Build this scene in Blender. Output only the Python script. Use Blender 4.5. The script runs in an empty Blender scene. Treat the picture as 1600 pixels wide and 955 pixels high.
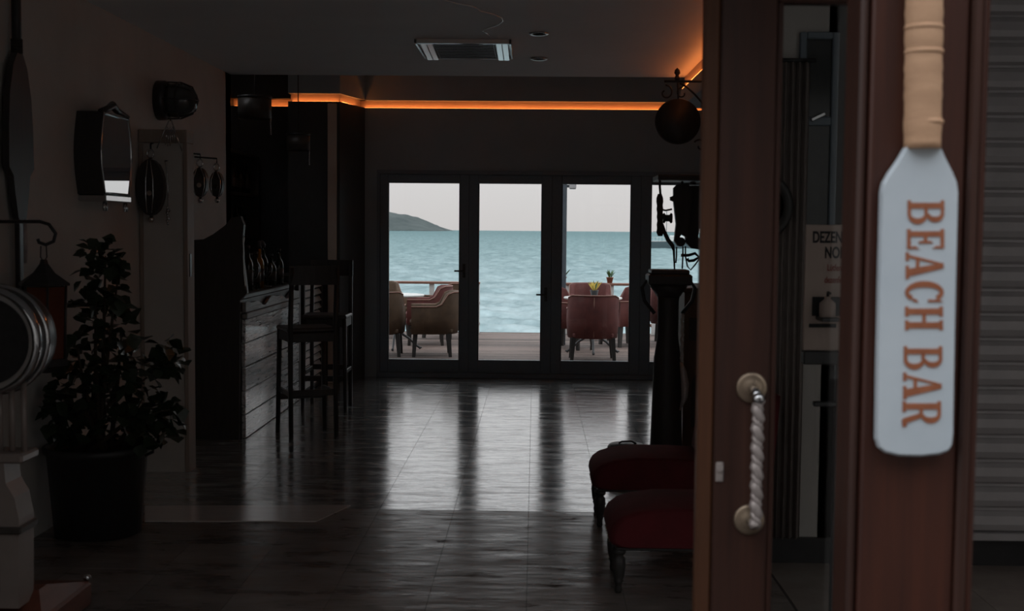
import bpy, math, random
from mathutils import Vector, Matrix, Euler
random.seed(7)
PI = math.pi
scene = bpy.context.scene
COL = scene.collection

# ------------------------------------------------------------------ camera
FPX = 1900.0
CAMH = 1.5
cam_d = bpy.data.cameras.new('camera')
cam = bpy.data.objects.new('camera', cam_d); COL.objects.link(cam)
cam_d.sensor_width = 36.0
cam_d.lens = FPX / 1600 * 36.0
cam_d.clip_start = 0.05; cam_d.clip_end = 20000
PITCH = math.atan(117.5 / FPX); YAW = math.atan(35 / FPX); ROLL = math.radians(0.5)
CM = (Matrix.Rotation(YAW, 3, 'Z') @ Matrix.Rotation(PI / 2 - PITCH, 3, 'X') @ Matrix.Rotation(ROLL, 3, 'Z'))
cam.matrix_world = Matrix.Translation((0, 0, CAMH)) @ CM.to_4x4()
cam_d.dof.use_dof = True
cam_d.dof.focus_distance = 12.3
cam_d.dof.aperture_fstop = 5.0
scene.camera = cam

# ------------------------------------------------------------------ overcast sky, exposure
SKY_LOW = (0.715, 0.665, 0.655)
SKY_HIGH = (2.15, 2.2, 2.3)
w = bpy.data.worlds.new('overcast'); scene.world = w; w.use_nodes = True
nt = w.node_tree; nt.nodes.clear()
tc = nt.nodes.new('ShaderNodeTexCoord'); sx = nt.nodes.new('ShaderNodeSeparateXYZ')
rp = nt.nodes.new('ShaderNodeValToRGB'); bg = nt.nodes.new('ShaderNodeBackground'); wo = nt.nodes.new('ShaderNodeOutputWorld')
nt.links.new(tc.outputs['Generated'], sx.inputs[0]); nt.links.new(sx.outputs['Z'], rp.inputs[0])
rp.color_ramp.elements[0].position = 0.0; rp.color_ramp.elements[0].color = (*SKY_LOW, 1)
rp.color_ramp.elements[1].position = 0.9; rp.color_ramp.elements[1].color = (*SKY_HIGH, 1)
nt.links.new(rp.outputs[0], bg.inputs[0]); bg.inputs[1].default_value = 1.0
nt.links.new(bg.outputs[0], wo.inputs[0])
vs = scene.view_settings
vs.view_transform = 'Standard'; vs.look = 'None'; vs.gamma = 1.0; vs.use_curve_mapping = False
vs.exposure = 0.0

# ------------------------------------------------------------------ pixel to place
def ray(px, py):
    return CM @ Vector(((px - 800) / FPX, -(py - 477.5) / FPX, -1.0))
def on_y(px, py, Y):
    r = ray(px, py); t = Y / r.y
    return Vector((r.x * t, Y, CAMH + r.z * t))
def on_x(px, py, X):
    r = ray(px, py); t = X / r.x
    return Vector((X, r.y * t, CAMH + r.z * t))
def on_z(px, py, Z=0.0):
    r = ray(px, py); t = (Z - CAMH) / r.z
    return Vector((r.x * t, r.y * t, Z))

# ------------------------------------------------------------------ mesh builder
class MB:
    def __init__(s): s.v = []; s.f = []; s.sm = []
    def add(s, vs_, fs, smooth=False):
        o = len(s.v); s.v += [tuple(p) for p in vs_]
        for f in fs: s.f.append([i + o for i in f]); s.sm.append(smooth)
        return s
    def box(s, c, d, rot=None, b=0.0):
        """centre, size, optional Euler rotation, optional bevel"""
        hx, hy, hz = d[0] / 2, d[1] / 2, d[2] / 2
        c = Vector(c); R = Euler(rot).to_matrix() if rot else Matrix.Identity(3)
        if b <= 0:
            P = [(-hx,-hy,-hz),(hx,-hy,-hz),(hx,hy,-hz),(-hx,hy,-hz),(-hx,-hy,hz),(hx,-hy,hz),(hx,hy,hz),(-hx,hy,hz)]
            F = [(3,2,1,0),(4,5,6,7),(0,1,5,4),(1,2,6,5),(2,3,7,6),(3,0,4,7)]
            return s.add([c + R @ Vector(p) for p in P], F)
        b = min(b, hx * .99, hy * .99, hz * .99)
        P = []; 
        for z, i in ((-hz, b), (-hz + b, 0), (hz - b, 0), (hz, b)):
            ax, ay = hx - i, hy - i; k = b if i == 0 else b * 0.5
            P += [(-ax + k, -ay, z), (ax - k, -ay, z), (ax, -ay + k, z), (ax, ay - k, z), (ax - k, ay, z), (-ax + k, ay, z), (-ax, ay - k, z), (-ax, -ay + k, z)]
        F = [tuple(range(7, -1, -1)), tuple(range(24, 32))]
        for r in range(3):
            for i in range(8):
                j = (i + 1) % 8; F.append((r * 8 + i, r * 8 + j, r * 8 + 8 + j, r * 8 + 8 + i))
        return s.add([c + R @ Vector(p) for p in P], F)
    def bb(s, x0, x1, y0, y1, z0, z1, b=0.0):
        return s.box(((x0 + x1) / 2, (y0 + y1) / 2, (z0 + z1) / 2), (abs(x1 - x0), abs(y1 - y0), abs(z1 - z0)), None, b)
    def tube(s, pts, r, n=8, cap=True, closed=False):
        pts = [Vector(p) for p in pts]; m = len(pts)
        rs = r if isinstance(r, (list, tuple)) else [r] * m
        V = []; prev = None
        for i, p in enumerate(pts):
            if closed: t = pts[(i + 1) % m] - pts[i - 1]
            else: t = pts[min(i + 1, m - 1)] - pts[max(i - 1, 0)]
            t.normalize()
            if prev is None:
                u = t.orthogonal().normalized()
            else:
                u = prev - t * prev.dot(t)
                u = u.normalized() if u.length > 1e-6 else t.orthogonal().normalized()
            prev = u; q = t.cross(u)
            for k in range(n):
                a = 2 * PI * k / n; V.append(p + (u * math.cos(a) + q * math.sin(a)) * rs[i])
        F = []
        for i in range(m if closed else m - 1):
            i2 = (i + 1) % m
            for k in range(n):
                k2 = (k + 1) % n; F.append((i * n + k, i * n + k2, i2 * n + k2, i2 * n + k))
        s.add(V, F, True)
        if cap and not closed:
            o = len(s.v) - len(V)
            s.f.append([o + k for k in range(n)][::-1]); s.sm.append(False)
            s.f.append([o + (m - 1) * n + k for k in range(n)]); s.sm.append(False)
        return s
    def lathe(s, prof, c=(0, 0, 0), n=20, axis='Z', smooth=True, sx=1.0, sy=1.0):
        """prof = [(radius, height)]"""
        V = []; F = []
        for r, z in prof:
            for k in range(n):
                a = 2 * PI * k / n; x, y = r * math.cos(a) * sx, r * math.sin(a) * sy
                p = (x, y, z) if axis == 'Z' else ((z, x, y) if axis == 'X' else (x, z, -y))
                V.append((p[0] + c[0], p[1] + c[1], p[2] + c[2]))
        for i in range(len(prof) - 1):
            for k in range(n):
                k2 = (k + 1) % n; F.append((i * n + k, i * n + k2, (i + 1) * n + k2, (i + 1) * n + k))
        s.add(V, F, smooth)
        o = len(s.v) - len(V)
        if prof[0][0] > 1e-5: s.f.append([o + k for k in range(n)][::-1]); s.sm.append(False)
        if prof[-1][0] > 1e-5: s.f.append([o + (len(prof) - 1) * n + k for k in range(n)]); s.sm.append(False)
        return s
    def prism(s, poly, d, org=(0, 0, 0), U=(1, 0, 0), W=(0, 0, 1)):
        """polygon in the (U, W) plane, extruded by d along U x W reversed (towards +N)"""
        U, W, org = Vector(U), Vector(W), Vector(org); N = W.cross(U).normalized() * d
        n = len(poly); A = [org + U * p[0] + W * p[1] for p in poly]; B = [a + N for a in A]
        F = [tuple(range(n)), tuple(range(2 * n - 1, n - 1, -1))]
        for i in range(n):
            j = (i + 1) % n; F.append((i, i + n, j + n, j))
        return s.add(A + B, F)
    def ball(s, c, r, n=12, m=8, sz=(1, 1, 1)):
        V = []; F = []
        for i in range(m + 1):
            th = PI * i / m
            for k in range(n):
                a = 2 * PI * k / n
                V.append((c[0] + r * sz[0] * math.sin(th) * math.cos(a), c[1] + r * sz[1] * math.sin(th) * math.sin(a), c[2] - r * sz[2] * math.cos(th)))
        for i in range(m):
            for k in range(n):
                k2 = (k + 1) % n; F.append((i * n + k, i * n + k2, (i + 1) * n + k2, (i + 1) * n + k))
        return s.add(V, F, True)
    def mesh(s, name, mat):
        me = bpy.data.meshes.new(name); me.from_pydata(s.v, [], s.f); me.update()
        me.polygons.foreach_set('use_smooth', s.sm)
        me.materials.append(mat); me.validate()
        return me
    def build(s, name, mat, parent=None, loc=None):
        return obj(name, s.mesh(name, mat), parent, loc)

def obj(name, me, parent=None, loc=None, rz=0):
    o = bpy.data.objects.new(name, me); COL.objects.link(o)
    if parent is not None: o.parent = parent
    if loc is not None: o.location = loc
    if rz: o.rotation_euler = (0, 0, rz)
    return o
def tag(o, label, cat, group=None, kind=None):
    o['label'] = label; o['category'] = cat
    if group: o['group'] = group
    if kind: o['kind'] = kind
    return o
def thing(name, label, cat, loc=(0, 0, 0), rz=0, group=None):
    o = obj(name, None, None, loc, rz); o.empty_display_size = 0.1
    return tag(o, label, cat, group)
def struct(name, mb, mat, parent=None):
    o = mb.build(name, mat, parent)
    if parent is None: o['kind'] = 'structure'
    return o
def sroot(name, loc=(0, 0, 0)):
    o = obj(name, None, None, loc); o['kind'] = 'structure'; return o
def dup(root, loc, rz, label=None):
    def cp(o, par):
        c = o.copy(); COL.objects.link(c)
        if par is not None: c.parent = par
        for ch in o.children: cp(ch, c)
        return c
    r = cp(root, None); r.location = loc; r.rotation_euler = (0, 0, rz)
    if label: r['label'] = label
    return r
def recolour(root, mapping):
    for ch in list(root.children) + [g for c in root.children for g in c.children]:
        if ch.type == 'MESH' and ch.data.materials[0].name in mapping:
            ch.data = ch.data.copy(); ch.data.materials[0] = mapping[ch.data.materials[0].name]

# ------------------------------------------------------------------ materials
def mat(name, col, rough=0.6, metal=0.0, col2=None, scale=6.0, stretch=(1, 1, 1), bump=0.0, bscale=None, spec=0.5, rvar=0.0, detail=5.0, coord='Object', contrast=(0.35, 0.65), objvar=0.0, emit=None, estr=0.0, coat=0.0):
    m = bpy.data.materials.new(name); m.use_nodes = True
    t = m.node_tree; p = t.nodes['Principled BSDF']
    p.inputs['Base Color'].default_value = (*col, 1); p.inputs['Roughness'].default_value = rough
    p.inputs['Metallic'].default_value = metal; p.inputs['Specular IOR Level'].default_value = spec
    p.inputs['Coat Weight'].default_value = coat; p.inputs['Coat Roughness'].default_value = 0.15
    if emit: p.inputs['Emission Color'].default_value = (*emit, 1); p.inputs['Emission Strength'].default_value = estr
    if col2 or bump or rvar or objvar:
        if coord == 'World':
            g = t.nodes.new('ShaderNodeNewGeometry'); src = g.outputs['Position']
        else:
            g = t.nodes.new('ShaderNodeTexCoord'); src = g.outputs['Object']
        mp = t.nodes.new('ShaderNodeMapping'); mp.inputs['Scale'].default_value = stretch
        t.links.new(src, mp.inputs[0])
        n = t.nodes.new('ShaderNodeTexNoise'); n.inputs['Scale'].default_value = scale; n.inputs['Detail'].default_value = detail
        n.inputs['Roughness'].default_value = 0.62
        t.links.new(mp.outputs[0], n.inputs[0])
        r = t.nodes.new('ShaderNodeMapRange'); r.inputs[1].default_value = contrast[0]; r.inputs[2].default_value = contrast[1]
        t.links.new(n.outputs['Fac'], r.inputs[0])
        last = None
        if col2:
            mx = t.nodes.new('ShaderNodeMix'); mx.data_type = 'RGBA'
            mx.inputs[6].default_value = (*col, 1); mx.inputs[7].default_value = (*col2, 1)
            t.links.new(r.outputs[0], mx.inputs[0]); last = mx.outputs[2]
        if objvar:
            oi = t.nodes.new('ShaderNodeObjectInfo'); mr = t.nodes.new('ShaderNodeMapRange')
            mr.inputs[3].default_value = 1 - objvar; mr.inputs[4].default_value = 1 + objvar
            t.links.new(oi.outputs['Random'], mr.inputs[0])
            hs = t.nodes.new('ShaderNodeHueSaturation'); t.links.new(mr.outputs[0], hs.inputs['Value'])
            if last: t.links.new(last, hs.inputs['Color'])
            else: hs.inputs['Color'].default_value = (*col, 1)
            last = hs.outputs[0]
        if last: t.links.new(last, p.inputs['Base Color'])
        if rvar:
            rr = t.nodes.new('ShaderNodeMapRange'); rr.inputs[3].default_value = max(0.02, rough - rvar); rr.inputs[4].default_value = rough + rvar
            t.links.new(r.outputs[0], rr.inputs[0]); t.links.new(rr.outputs[0], p.inputs['Roughness'])
        if bump:
            n2 = n
            if bscale:
                n2 = t.nodes.new('ShaderNodeTexNoise'); n2.inputs['Scale'].default_value = bscale; n2.inputs['Detail'].default_value = 4
                t.links.new(mp.outputs[0], n2.inputs[0])
            bn = t.nodes.new('ShaderNodeBump'); bn.inputs['Strength'].default_value = bump; bn.inputs['Distance'].default_value = 0.02
            t.links.new(n2.outputs['Fac'], bn.inputs['Height']); t.links.new(bn.outputs[0], p.inputs['Normal'])
    return m

def glass_mat(name, tint=(0.95, 0.97, 0.97), gloss=1.0):
    m = bpy.data.materials.new(name); m.use_nodes = True; t = m.node_tree
    t.nodes.remove(t.nodes['Principled BSDF']); out = t.nodes['Material Output']
    tr = t.nodes.new('ShaderNodeBsdfTransparent'); tr.inputs[0].default_value = (*tint, 1)
    gl = t.nodes.new('ShaderNodeBsdfGlossy'); gl.inputs['Roughness'].default_value = 0.02
    fr = t.nodes.new('ShaderNodeFresnel'); fr.inputs[0].default_value = 1.45
    mu = t.nodes.new('ShaderNodeMath'); mu.operation = 'MULTIPLY'; mu.inputs[1].default_value = gloss
    mx = t.nodes.new('ShaderNodeMixShader')
    t.links.new(fr.outputs[0], mu.inputs[0]); t.links.new(mu.outputs[0], mx.inputs[0])
    t.links.new(tr.outputs[0], mx.inputs[1]); t.links.new(gl.outputs[0], mx.inputs[2]); t.links.new(mx.outputs[0], out.inputs[0])
    return m

M = {}
M['tile'] = mat('polished_marble', (0.18, 0.19, 0.19), 0.16, col2=(0.46, 0.48, 0.48), scale=3.0, stretch=(0.9, 3.4, 1), bump=0.20, bscale=6.0, rvar=0.10, detail=10, coord='World', spec=1.0, objvar=0.08, contrast=(0.36, 0.64), coat=0.9)
M['tile'].node_tree.nodes['Principled BSDF'].inputs['IOR'].default_value = 2.1
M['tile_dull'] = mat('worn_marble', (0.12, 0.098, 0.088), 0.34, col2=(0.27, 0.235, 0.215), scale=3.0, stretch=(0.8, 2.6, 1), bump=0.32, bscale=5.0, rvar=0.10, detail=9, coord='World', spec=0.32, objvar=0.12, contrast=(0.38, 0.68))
M['grout'] = mat('grout', (0.05, 0.045, 0.04), 0.9, col2=(0.07, 0.06, 0.055), scale=20)
M['strip'] = mat('threshold_marble', (0.70, 0.67, 0.65), 0.22, col2=(0.78, 0.75, 0.73), scale=6, stretch=(1, 4, 1), coat=1.0, spec=1.0)
M['ceil'] = mat('ceiling_plaster', (0.80, 0.82, 0.84), 0.7, col2=(0.84, 0.86, 0.88), scale=2.0, bump=0.02)
M['wall'] = mat('wall_plaster', (0.52, 0.495, 0.465), 0.8, col2=(0.58, 0.55, 0.515), scale=2.5, bump=0.03, bscale=40)
M['wall_dark'] = mat('dark_painted_wall', (0.33, 0.40, 0.44), 0.75, col2=(0.37, 0.44, 0.48), scale=2.5, bump=0.03, bscale=40)
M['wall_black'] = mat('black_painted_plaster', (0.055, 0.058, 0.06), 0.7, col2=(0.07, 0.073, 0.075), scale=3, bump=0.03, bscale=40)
M['alu'] = mat('anthracite_aluminium', (0.19, 0.235, 0.275), 0.42, 0.0, col2=(0.21, 0.255, 0.295), scale=30)
M['glass'] = glass_mat('window_glass')
M['deck'] = mat('weathered_deck_board', (0.10, 0.070, 0.058), 0.7, col2=(0.22, 0.158, 0.135), scale=5, stretch=(0.6, 14, 6), bump=0.2, coord='World', objvar=0.45)
M['oxblood'] = mat('reddish_rail_wood', (0.20, 0.09, 0.065), 0.55, col2=(0.27, 0.13, 0.09), scale=8, stretch=(0.5, 6, 6))
M['white'] = mat('white_paint', (0.72, 0.71, 0.69), 0.45, col2=(0.66, 0.65, 0.63), scale=9)
M['post'] = mat('blue_grey_painted_steel', (0.07, 0.085, 0.10), 0.5, col2=(0.09, 0.105, 0.12), scale=12)
M['brown_fabric'] = mat('brown_velvet', (0.062, 0.033, 0.016), 0.8, col2=(0.10, 0.055, 0.028), scale=9, bump=0.12, bscale=160)
M['red_fabric'] = mat('rust_red_velvet', (0.085, 0.019, 0.016), 0.8, col2=(0.125, 0.030, 0.024), scale=9, bump=0.12, bscale=160)
M['crimson'] = mat('crimson_velvet', (0.14, 0.011, 0.017), 0.85, col2=(0.10, 0.009, 0.012), scale=7, bump=0.1, bscale=180)
M['darkwood'] = mat('dark_stained_wood', (0.055, 0.047, 0.042), 0.40, col2=(0.075, 0.064, 0.057), scale=7, stretch=(5, 5, 0.6), bump=0.05)
M['chair_leg'] = mat('dark_brown_chair_leg', (0.018, 0.015, 0.013), 0.5, col2=(0.028, 0.023, 0.02), scale=8, stretch=(4, 4, 0.6))
M['ebony'] = mat('near_black_wood', (0.036, 0.034, 0.033), 0.45, col2=(0.05, 0.047, 0.045), scale=8, stretch=(4, 4, 0.6))
M['iron'] = mat('black_iron', (0.04, 0.04, 0.042), 0.34, 0.3, col2=(0.055, 0.055, 0.057), scale=25)
M['chrome'] = mat('polished_chrome', (0.62, 0.63, 0.64), 0.12, 1.0, col2=(0.55, 0.56, 0.57), scale=12)
M['mirror'] = mat('mirror_glass', (0.82, 0.85, 0.86), 0.015, 1.0, col2=(0.80, 0.83, 0.84), scale=3)
M['plank'] = mat('weathered_bar_plank', (0.24, 0.25, 0.25), 0.30, col2=(0.80, 0.82, 0.82), scale=4, stretch=(6, 0.9, 9), bump=0.8, bscale=9, coat=0.8, coord='World', objvar=0.18, detail=8, contrast=(0.33, 0.62), rvar=0.10, spec=1.0)
M['counter'] = mat('grey_counter_wood', (0.20, 0.19, 0.185), 0.38, col2=(0.30, 0.29, 0.28), scale=5, stretch=(6, 0.8, 6), bump=0.3)
M['casing'] = mat('taupe_door_casing', (0.30, 0.25, 0.21), 0.6, col2=(0.34, 0.28, 0.24), scale=6, stretch=(4, 4, 0.5))
M['mahog'] = mat('varnished_mahogany', (0.046, 0.017, 0.012), 0.4, col2=(0.074, 0.024, 0.0145), scale=4, stretch=(9, 9, 0.45), bump=0.05, coord='World', detail=7, spec=0.4)
M['mahog_d'] = mat('darker_mahogany', (0.040, 0.019, 0.0145), 0.4, col2=(0.062, 0.026, 0.018), scale=4, stretch=(9, 9, 0.45), bump=0.05, coord='World', detail=7, spec=0.4)
M['mahog_l'] = mat('lighter_mahogany_edge', (0.080, 0.034, 0.018), 0.5, col2=(0.11, 0.045, 0.022), scale=4, stretch=(9, 9, 0.5), bump=0.05, coord='World', detail=7, spec=0.3)
M['brass'] = mat('aged_brass', (0.42, 0.33, 0.24), 0.35, 0.8, col2=(0.30, 0.23, 0.17), scale=20)
M['nickel'] = mat('twisted_nickel', (0.50, 0.44, 0.42), 0.42, 0.35, col2=(0.40, 0.35, 0.33), scale=30)
M['paddle'] = mat('pale_blue_grey_paint', (0.52, 0.595, 0.65), 0.55, col2=(0.57, 0.64, 0.69), scale=5, bump=0.03, bscale=30)
M['letter'] = mat('rust_brown_lettering', (0.30, 0.10, 0.045), 0.6, col2=(0.37, 0.13, 0.06), scale=30)
M['tape'] = mat('tan_wrapped_tape', (0.50, 0.30, 0.18), 0.75, col2=(0.60, 0.37, 0.225), scale=8, stretch=(1, 1, 4), bump=0.12)
M['shutter'] = mat('grey_shutter_steel', (0.48, 0.465, 0.47), 0.36, 0.1, col2=(0.56, 0.54, 0.545), scale=5)
M['black'] = mat('black_plastic', (0.030, 0.030, 0.031), 0.42, col2=(0.038, 0.038, 0.039), scale=20)
M['pave'] = mat('porch_paver', (0.26, 0.215, 0.19), 0.6, col2=(0.33, 0.28, 0.25), scale=6, coord='World', objvar=0.1)
M['curtain'] = mat('taupe_curtain', (0.30, 0.26, 0.245), 0.9, col2=(0.36, 0.31, 0.29), scale=20)
M['paper'] = mat('poster_paper', (0.46, 0.36, 0.315), 0.8, col2=(0.50, 0.395, 0.345), scale=6)
M['ink'] = mat('poster_black_ink', (0.02, 0.02, 0.022), 0.8, col2=(0.025, 0.025, 0.027), scale=40)
M['redink'] = mat('poster_red_ink', (0.25, 0.04, 0.03), 0.8, col2=(0.27, 0.045, 0.035), scale=40)
M['cream'] = mat('cream_enamel', (0.26, 0.215, 0.195), 0.4, col2=(0.30, 0.25, 0.225), scale=7, coat=0.3)
M['redwood'] = mat('red_brown_wood', (0.12, 0.038, 0.022), 0.45, col2=(0.16, 0.05, 0.03), scale=6, stretch=(5, 1, 5))
M['leaf'] = mat('dark_green_leaf', (0.026, 0.042, 0.022), 0.32, col2=(0.04, 0.062, 0.032), scale=15, objvar=0.3)
M['leaf2'] = mat('fresh_green_leaf', (0.05, 0.11, 0.03), 0.5, col2=(0.08, 0.16, 0.05), scale=15)
M['petal'] = mat('yellow_petal', (0.75, 0.52, 0.06), 0.6, col2=(0.8, 0.62, 0.15), scale=20)
M['terracotta'] = mat('terracotta', (0.28, 0.10, 0.06), 0.8, col2=(0.33, 0.13, 0.08), scale=14)
M['bark'] = mat('plant_stem', (0.05, 0.035, 0.022), 0.8, col2=(0.07, 0.05, 0.03), scale=20, bump=0.2)
M['soil'] = mat('potting_soil', (0.02, 0.015, 0.011), 0.95, col2=(0.03, 0.022, 0.016), scale=40, bump=0.4)
M['amber'] = mat('amber_bottle_glass', (0.75, 0.36, 0.04), 0.12, col2=(0.65, 0.28, 0.03), scale=10)
M['amber'].node_tree.nodes['Principled BSDF'].inputs['Transmission Weight'].default_value = 0.6
M['bottle'] = mat('dark_bottle_glass', (0.012, 0.018, 0.014), 0.06, col2=(0.016, 0.022, 0.017), scale=6)
M['clear'] = glass_mat('clear_drinking_glass', (0.85, 0.88, 0.88), 1.5)
M['lamp_glass'] = mat('grey_lamp_glass', (0.06, 0.065, 0.065), 0.12, col2=(0.075, 0.08, 0.08), scale=6)
M['amberglass'] = mat('red_amber_lantern_glass', (0.12, 0.03, 0.015), 0.2, col2=(0.15, 0.04, 0.02), scale=8)
M['rope'] = mat('dark_rope', (0.035, 0.03, 0.026), 0.85, col2=(0.05, 0.043, 0.037), scale=30, bump=0.3)
M['cabinet'] = mat('brown_cabinet_wood', (0.115, 0.066, 0.042), 0.5, col2=(0.15, 0.085, 0.055), scale=6, stretch=(5, 5, 0.7))
M['slat'] = mat('pale_louvre_wood', (0.52, 0.46, 0.42), 0.4, col2=(0.60, 0.53, 0.48), scale=8, stretch=(4, 1, 4))
M['column'] = mat('taupe_plaster_column', (0.66, 0.55, 0.47), 0.6, col2=(0.70, 0.59, 0.50), scale=5)
M['acwhite'] = mat('white_ac_plastic', (0.75, 0.78, 0.78), 0.08, col2=(0.72, 0.75, 0.75), scale=10, spec=1.0, coat=1.0)
M['led'] = mat('orange_led_strip', (0.9, 0.3, 0.05), 0.5, col2=(0.9, 0.3, 0.05), emit=(1.0, 0.27, 0.06), estr=10.0)
M['cove'] = mat('cove_plaster', (0.62, 0.48, 0.40), 0.8, col2=(0.66, 0.52, 0.43), scale=6)
M['hill'] = mat('hazy_green_headland', (0.016, 0.032, 0.033), 0.95, col2=(0.055, 0.072, 0.07), scale=0.012, stretch=(1, 1, 3), detail=10)
M['boat'] = mat('boat_hull_paint', (0.045, 0.075, 0.085), 0.6, col2=(0.06, 0.09, 0.10), scale=2)
M['street'] = mat('opposite_wall_plaster', (0.22, 0.205, 0.19), 0.9, col2=(0.26, 0.245, 0.23), scale=1.5)
M['sea'] = mat('teal_sea_water', (0.45, 0.52, 0.54), 0.16, col2=(1.0, 1.0, 1.0), scale=0.9, stretch=(0.8, 0.35, 1), detail=10, coord='World', spec=0.5, contrast=(0.36, 0.6))
def sea_nodes():
    t = M['sea'].node_tree; p = t.nodes['Principled BSDF']
    g = t.nodes.new('ShaderNodeNewGeometry'); mp = t.nodes.new('ShaderNodeMapping'); mp.inputs['Scale'].default_value = (1.0, 0.4, 1)
    n = t.nodes.new('ShaderNodeTexNoise'); n.inputs['Scale'].default_value = 0.9; n.inputs['Detail'].default_value = 8; n.inputs['Roughness'].default_value = 0.65
    b = t.nodes.new('ShaderNodeBump'); b.inputs['Strength'].default_value = 0.6; b.inputs['Distance'].default_value = 0.12
    t.links.new(g.outputs['Position'], mp.inputs[0]); t.links.new(mp.outputs[0], n.inputs[0])
    t.links.new(n.outputs['Fac'], b.inputs['Height']); t.links.new(b.outputs[0], p.inputs['Normal'])
    # sea tone painted to darken with distance, as waves dim its sky reflection
    sp_ = t.nodes.new('ShaderNodeSeparateXYZ'); t.links.new(g.outputs['Position'], sp_.inputs[0])
    lg = t.nodes.new('ShaderNodeMath'); lg.operation = 'LOGARITHM'; lg.inputs[1].default_value = 10; t.links.new(sp_.outputs['Y'], lg.inputs[0])
    r = t.nodes.new('ShaderNodeValToRGB'); mr = t.nodes.new('ShaderNodeMapRange'); mr.inputs[1].default_value = 1.4; mr.inputs[2].default_value = 3.0
    t.links.new(lg.outputs[0], mr.inputs[0]); t.links.new(mr.outputs[0], r.inputs[0])
    r.color_ramp.elements[0].color = (*SEA_NEAR, 1); r.color_ramp.elements[1].color = (*SEA_FAR, 1)
    e = r.color_ramp.elements.new(0.5); e.color = (*SEA_MID, 1)
    old = p.inputs['Base Color'].links[0].from_socket
    mx = t.nodes.new('ShaderNodeMix'); mx.data_type = 'RGBA'; mx.blend_type = 'MULTIPLY'; mx.inputs[0].default_value = 1.0
    t.links.new(old, mx.inputs[6]); t.links.new(r.outputs[0], mx.inputs[7])
    # ripples too small to build keep the mirror share well below a flat sheet's
    df = t.nodes.new('ShaderNodeBsdfDiffuse'); gl = t.nodes.new('ShaderNodeBsdfGlossy'); gl.inputs['Roughness'].default_value = 0.22; gl.inputs['Color'].default_value = (0.66, 0.86, 0.88, 1)
    ms = t.nodes.new('ShaderNodeMixShader'); ms.inputs[0].default_value = 0.28
    t.links.new(mx.outputs[2], df.inputs['Color']); t.links.new(b.outputs[0], df.inputs['Normal']); t.links.new(b.outputs[0], gl.inputs['Normal'])
    t.links.new(df.outputs[0], ms.inputs[1]); t.links.new(gl.outputs[0], ms.inputs[2]); t.links.new(ms.outputs[0], t.nodes['Material Output'].inputs[0])
SEA_NEAR, SEA_MID, SEA_FAR = (0.35, 0.40, 0.415), (0.165, 0.235, 0.245), (0.05, 0.115, 0.125)
sea_nodes()

def tile_nodes(name, hi, lo):
    """let the veining also drive how polished each patch of marble is"""
    t = M[name].node_tree; p = t.nodes['Principled BSDF']
    g = t.nodes.new('ShaderNodeNewGeometry'); mp = t.nodes.new('ShaderNodeMapping'); mp.inputs['Scale'].default_value = (0.8, 2.6, 1)
    n = t.nodes.new('ShaderNodeTexNoise'); n.inputs['Scale'].default_value = 5.5; n.inputs['Detail'].default_value = 8; n.inputs['Roughness'].default_value = 0.7; n.inputs['Distortion'].default_value = 0.8
    r = t.nodes.new('ShaderNodeMapRange'); r.inputs[1].default_value = 0.34; r.inputs[2].default_value = 0.60; r.inputs[3].default_value = lo; r.inputs[4].default_value = hi
    t.links.new(g.outputs['Position'], mp.inputs[0]); t.links.new(mp.outputs[0], n.inputs[0]); t.links.new(n.outputs['Fac'], r.inputs[0])
    t.links.new(r.outputs[0], p.inputs['Coat Weight'])
    r2 = t.nodes.new('ShaderNodeMapRange'); r2.inputs[1].default_value = 0.34; r2.inputs[2].default_value = 0.60; r2.inputs[3].default_value = lo * .6; r2.inputs[4].default_value = hi
    t.links.new(n.outputs['Fac'], r2.inputs[0]); t.links.new(r2.outputs[0], p.inputs['Specular IOR Level'])
tile_nodes('tile', 1.0, 0.25)
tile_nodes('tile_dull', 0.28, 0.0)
M['plank'].node_tree.nodes['Principled BSDF'].inputs['IOR'].default_value = 2.2

# ================================================================== THE SETTING
YB = 12.3            # back wall
CZ = 2.7             # front ceiling
XL = -2.4            # left wall
YC = 9.58            # end of the lower ceiling
# ---- floor of marble tiles
floor = struct('floor', MB().bb(-3.2, 2.45, 6.43, 12.45, -0.12, -0.002).bb(XL - .15, 1.06, 2.3, 6.43, -0.12, -0.002), M['grout'])
tile_cache = {}
def tile(x0, x1, y0, y1, m, parent=floor, name='tile', th=0.012, b=0.0, z=0.0):
    g = 0.001; x0 += g; x1 -= g; y0 += g; y1 -= g
    if x1 - x0 < 0.02 or y1 - y0 < 0.02: return
    k = (round(x1 - x0, 3), round(y1 - y0, 3), m, name)
    if k not in tile_cache: tile_cache[k] = MB().box((0, 0, -th / 2), (x1 - x0, y1 - y0, th), None, b).mesh(name, M[m])
    return obj(name, tile_cache[k], parent, ((x0 + x1) / 2, (y0 + y1) / 2, z))
def tiling(X0, X1, Y0, Y1, ox, oy, w_, d_, m, parent=floor, name='tile'):
    r = math.floor((Y0 - oy) / d_ - 1e-6)
    while oy + r * d_ < Y1 - 1e-4:
        c = math.floor((X0 - ox) / w_ - 1e-6)
        while ox + c * w_ < X1 - 1e-4:
            tile(max(X0, ox + c * w_), min(X1, ox + c * w_ + w_), max(Y0, oy + r * d_), min(Y1, oy + r * d_ + d_), m, parent, name)
            c += 1
        r += 1
STEP = 6.43
tiling(XL, 1.3, STEP, YC, -0.42, STEP, 0.4, 0.6, 'tile')
tiling(-3.05, 2.3, YC, YB + .1, -0.42, STEP, 0.4, 0.6, 'tile')
tiling(XL, 1.05, 3.4, STEP - .0, -0.42, STEP, 0.4, 0.6, 'tile_dull')
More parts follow.
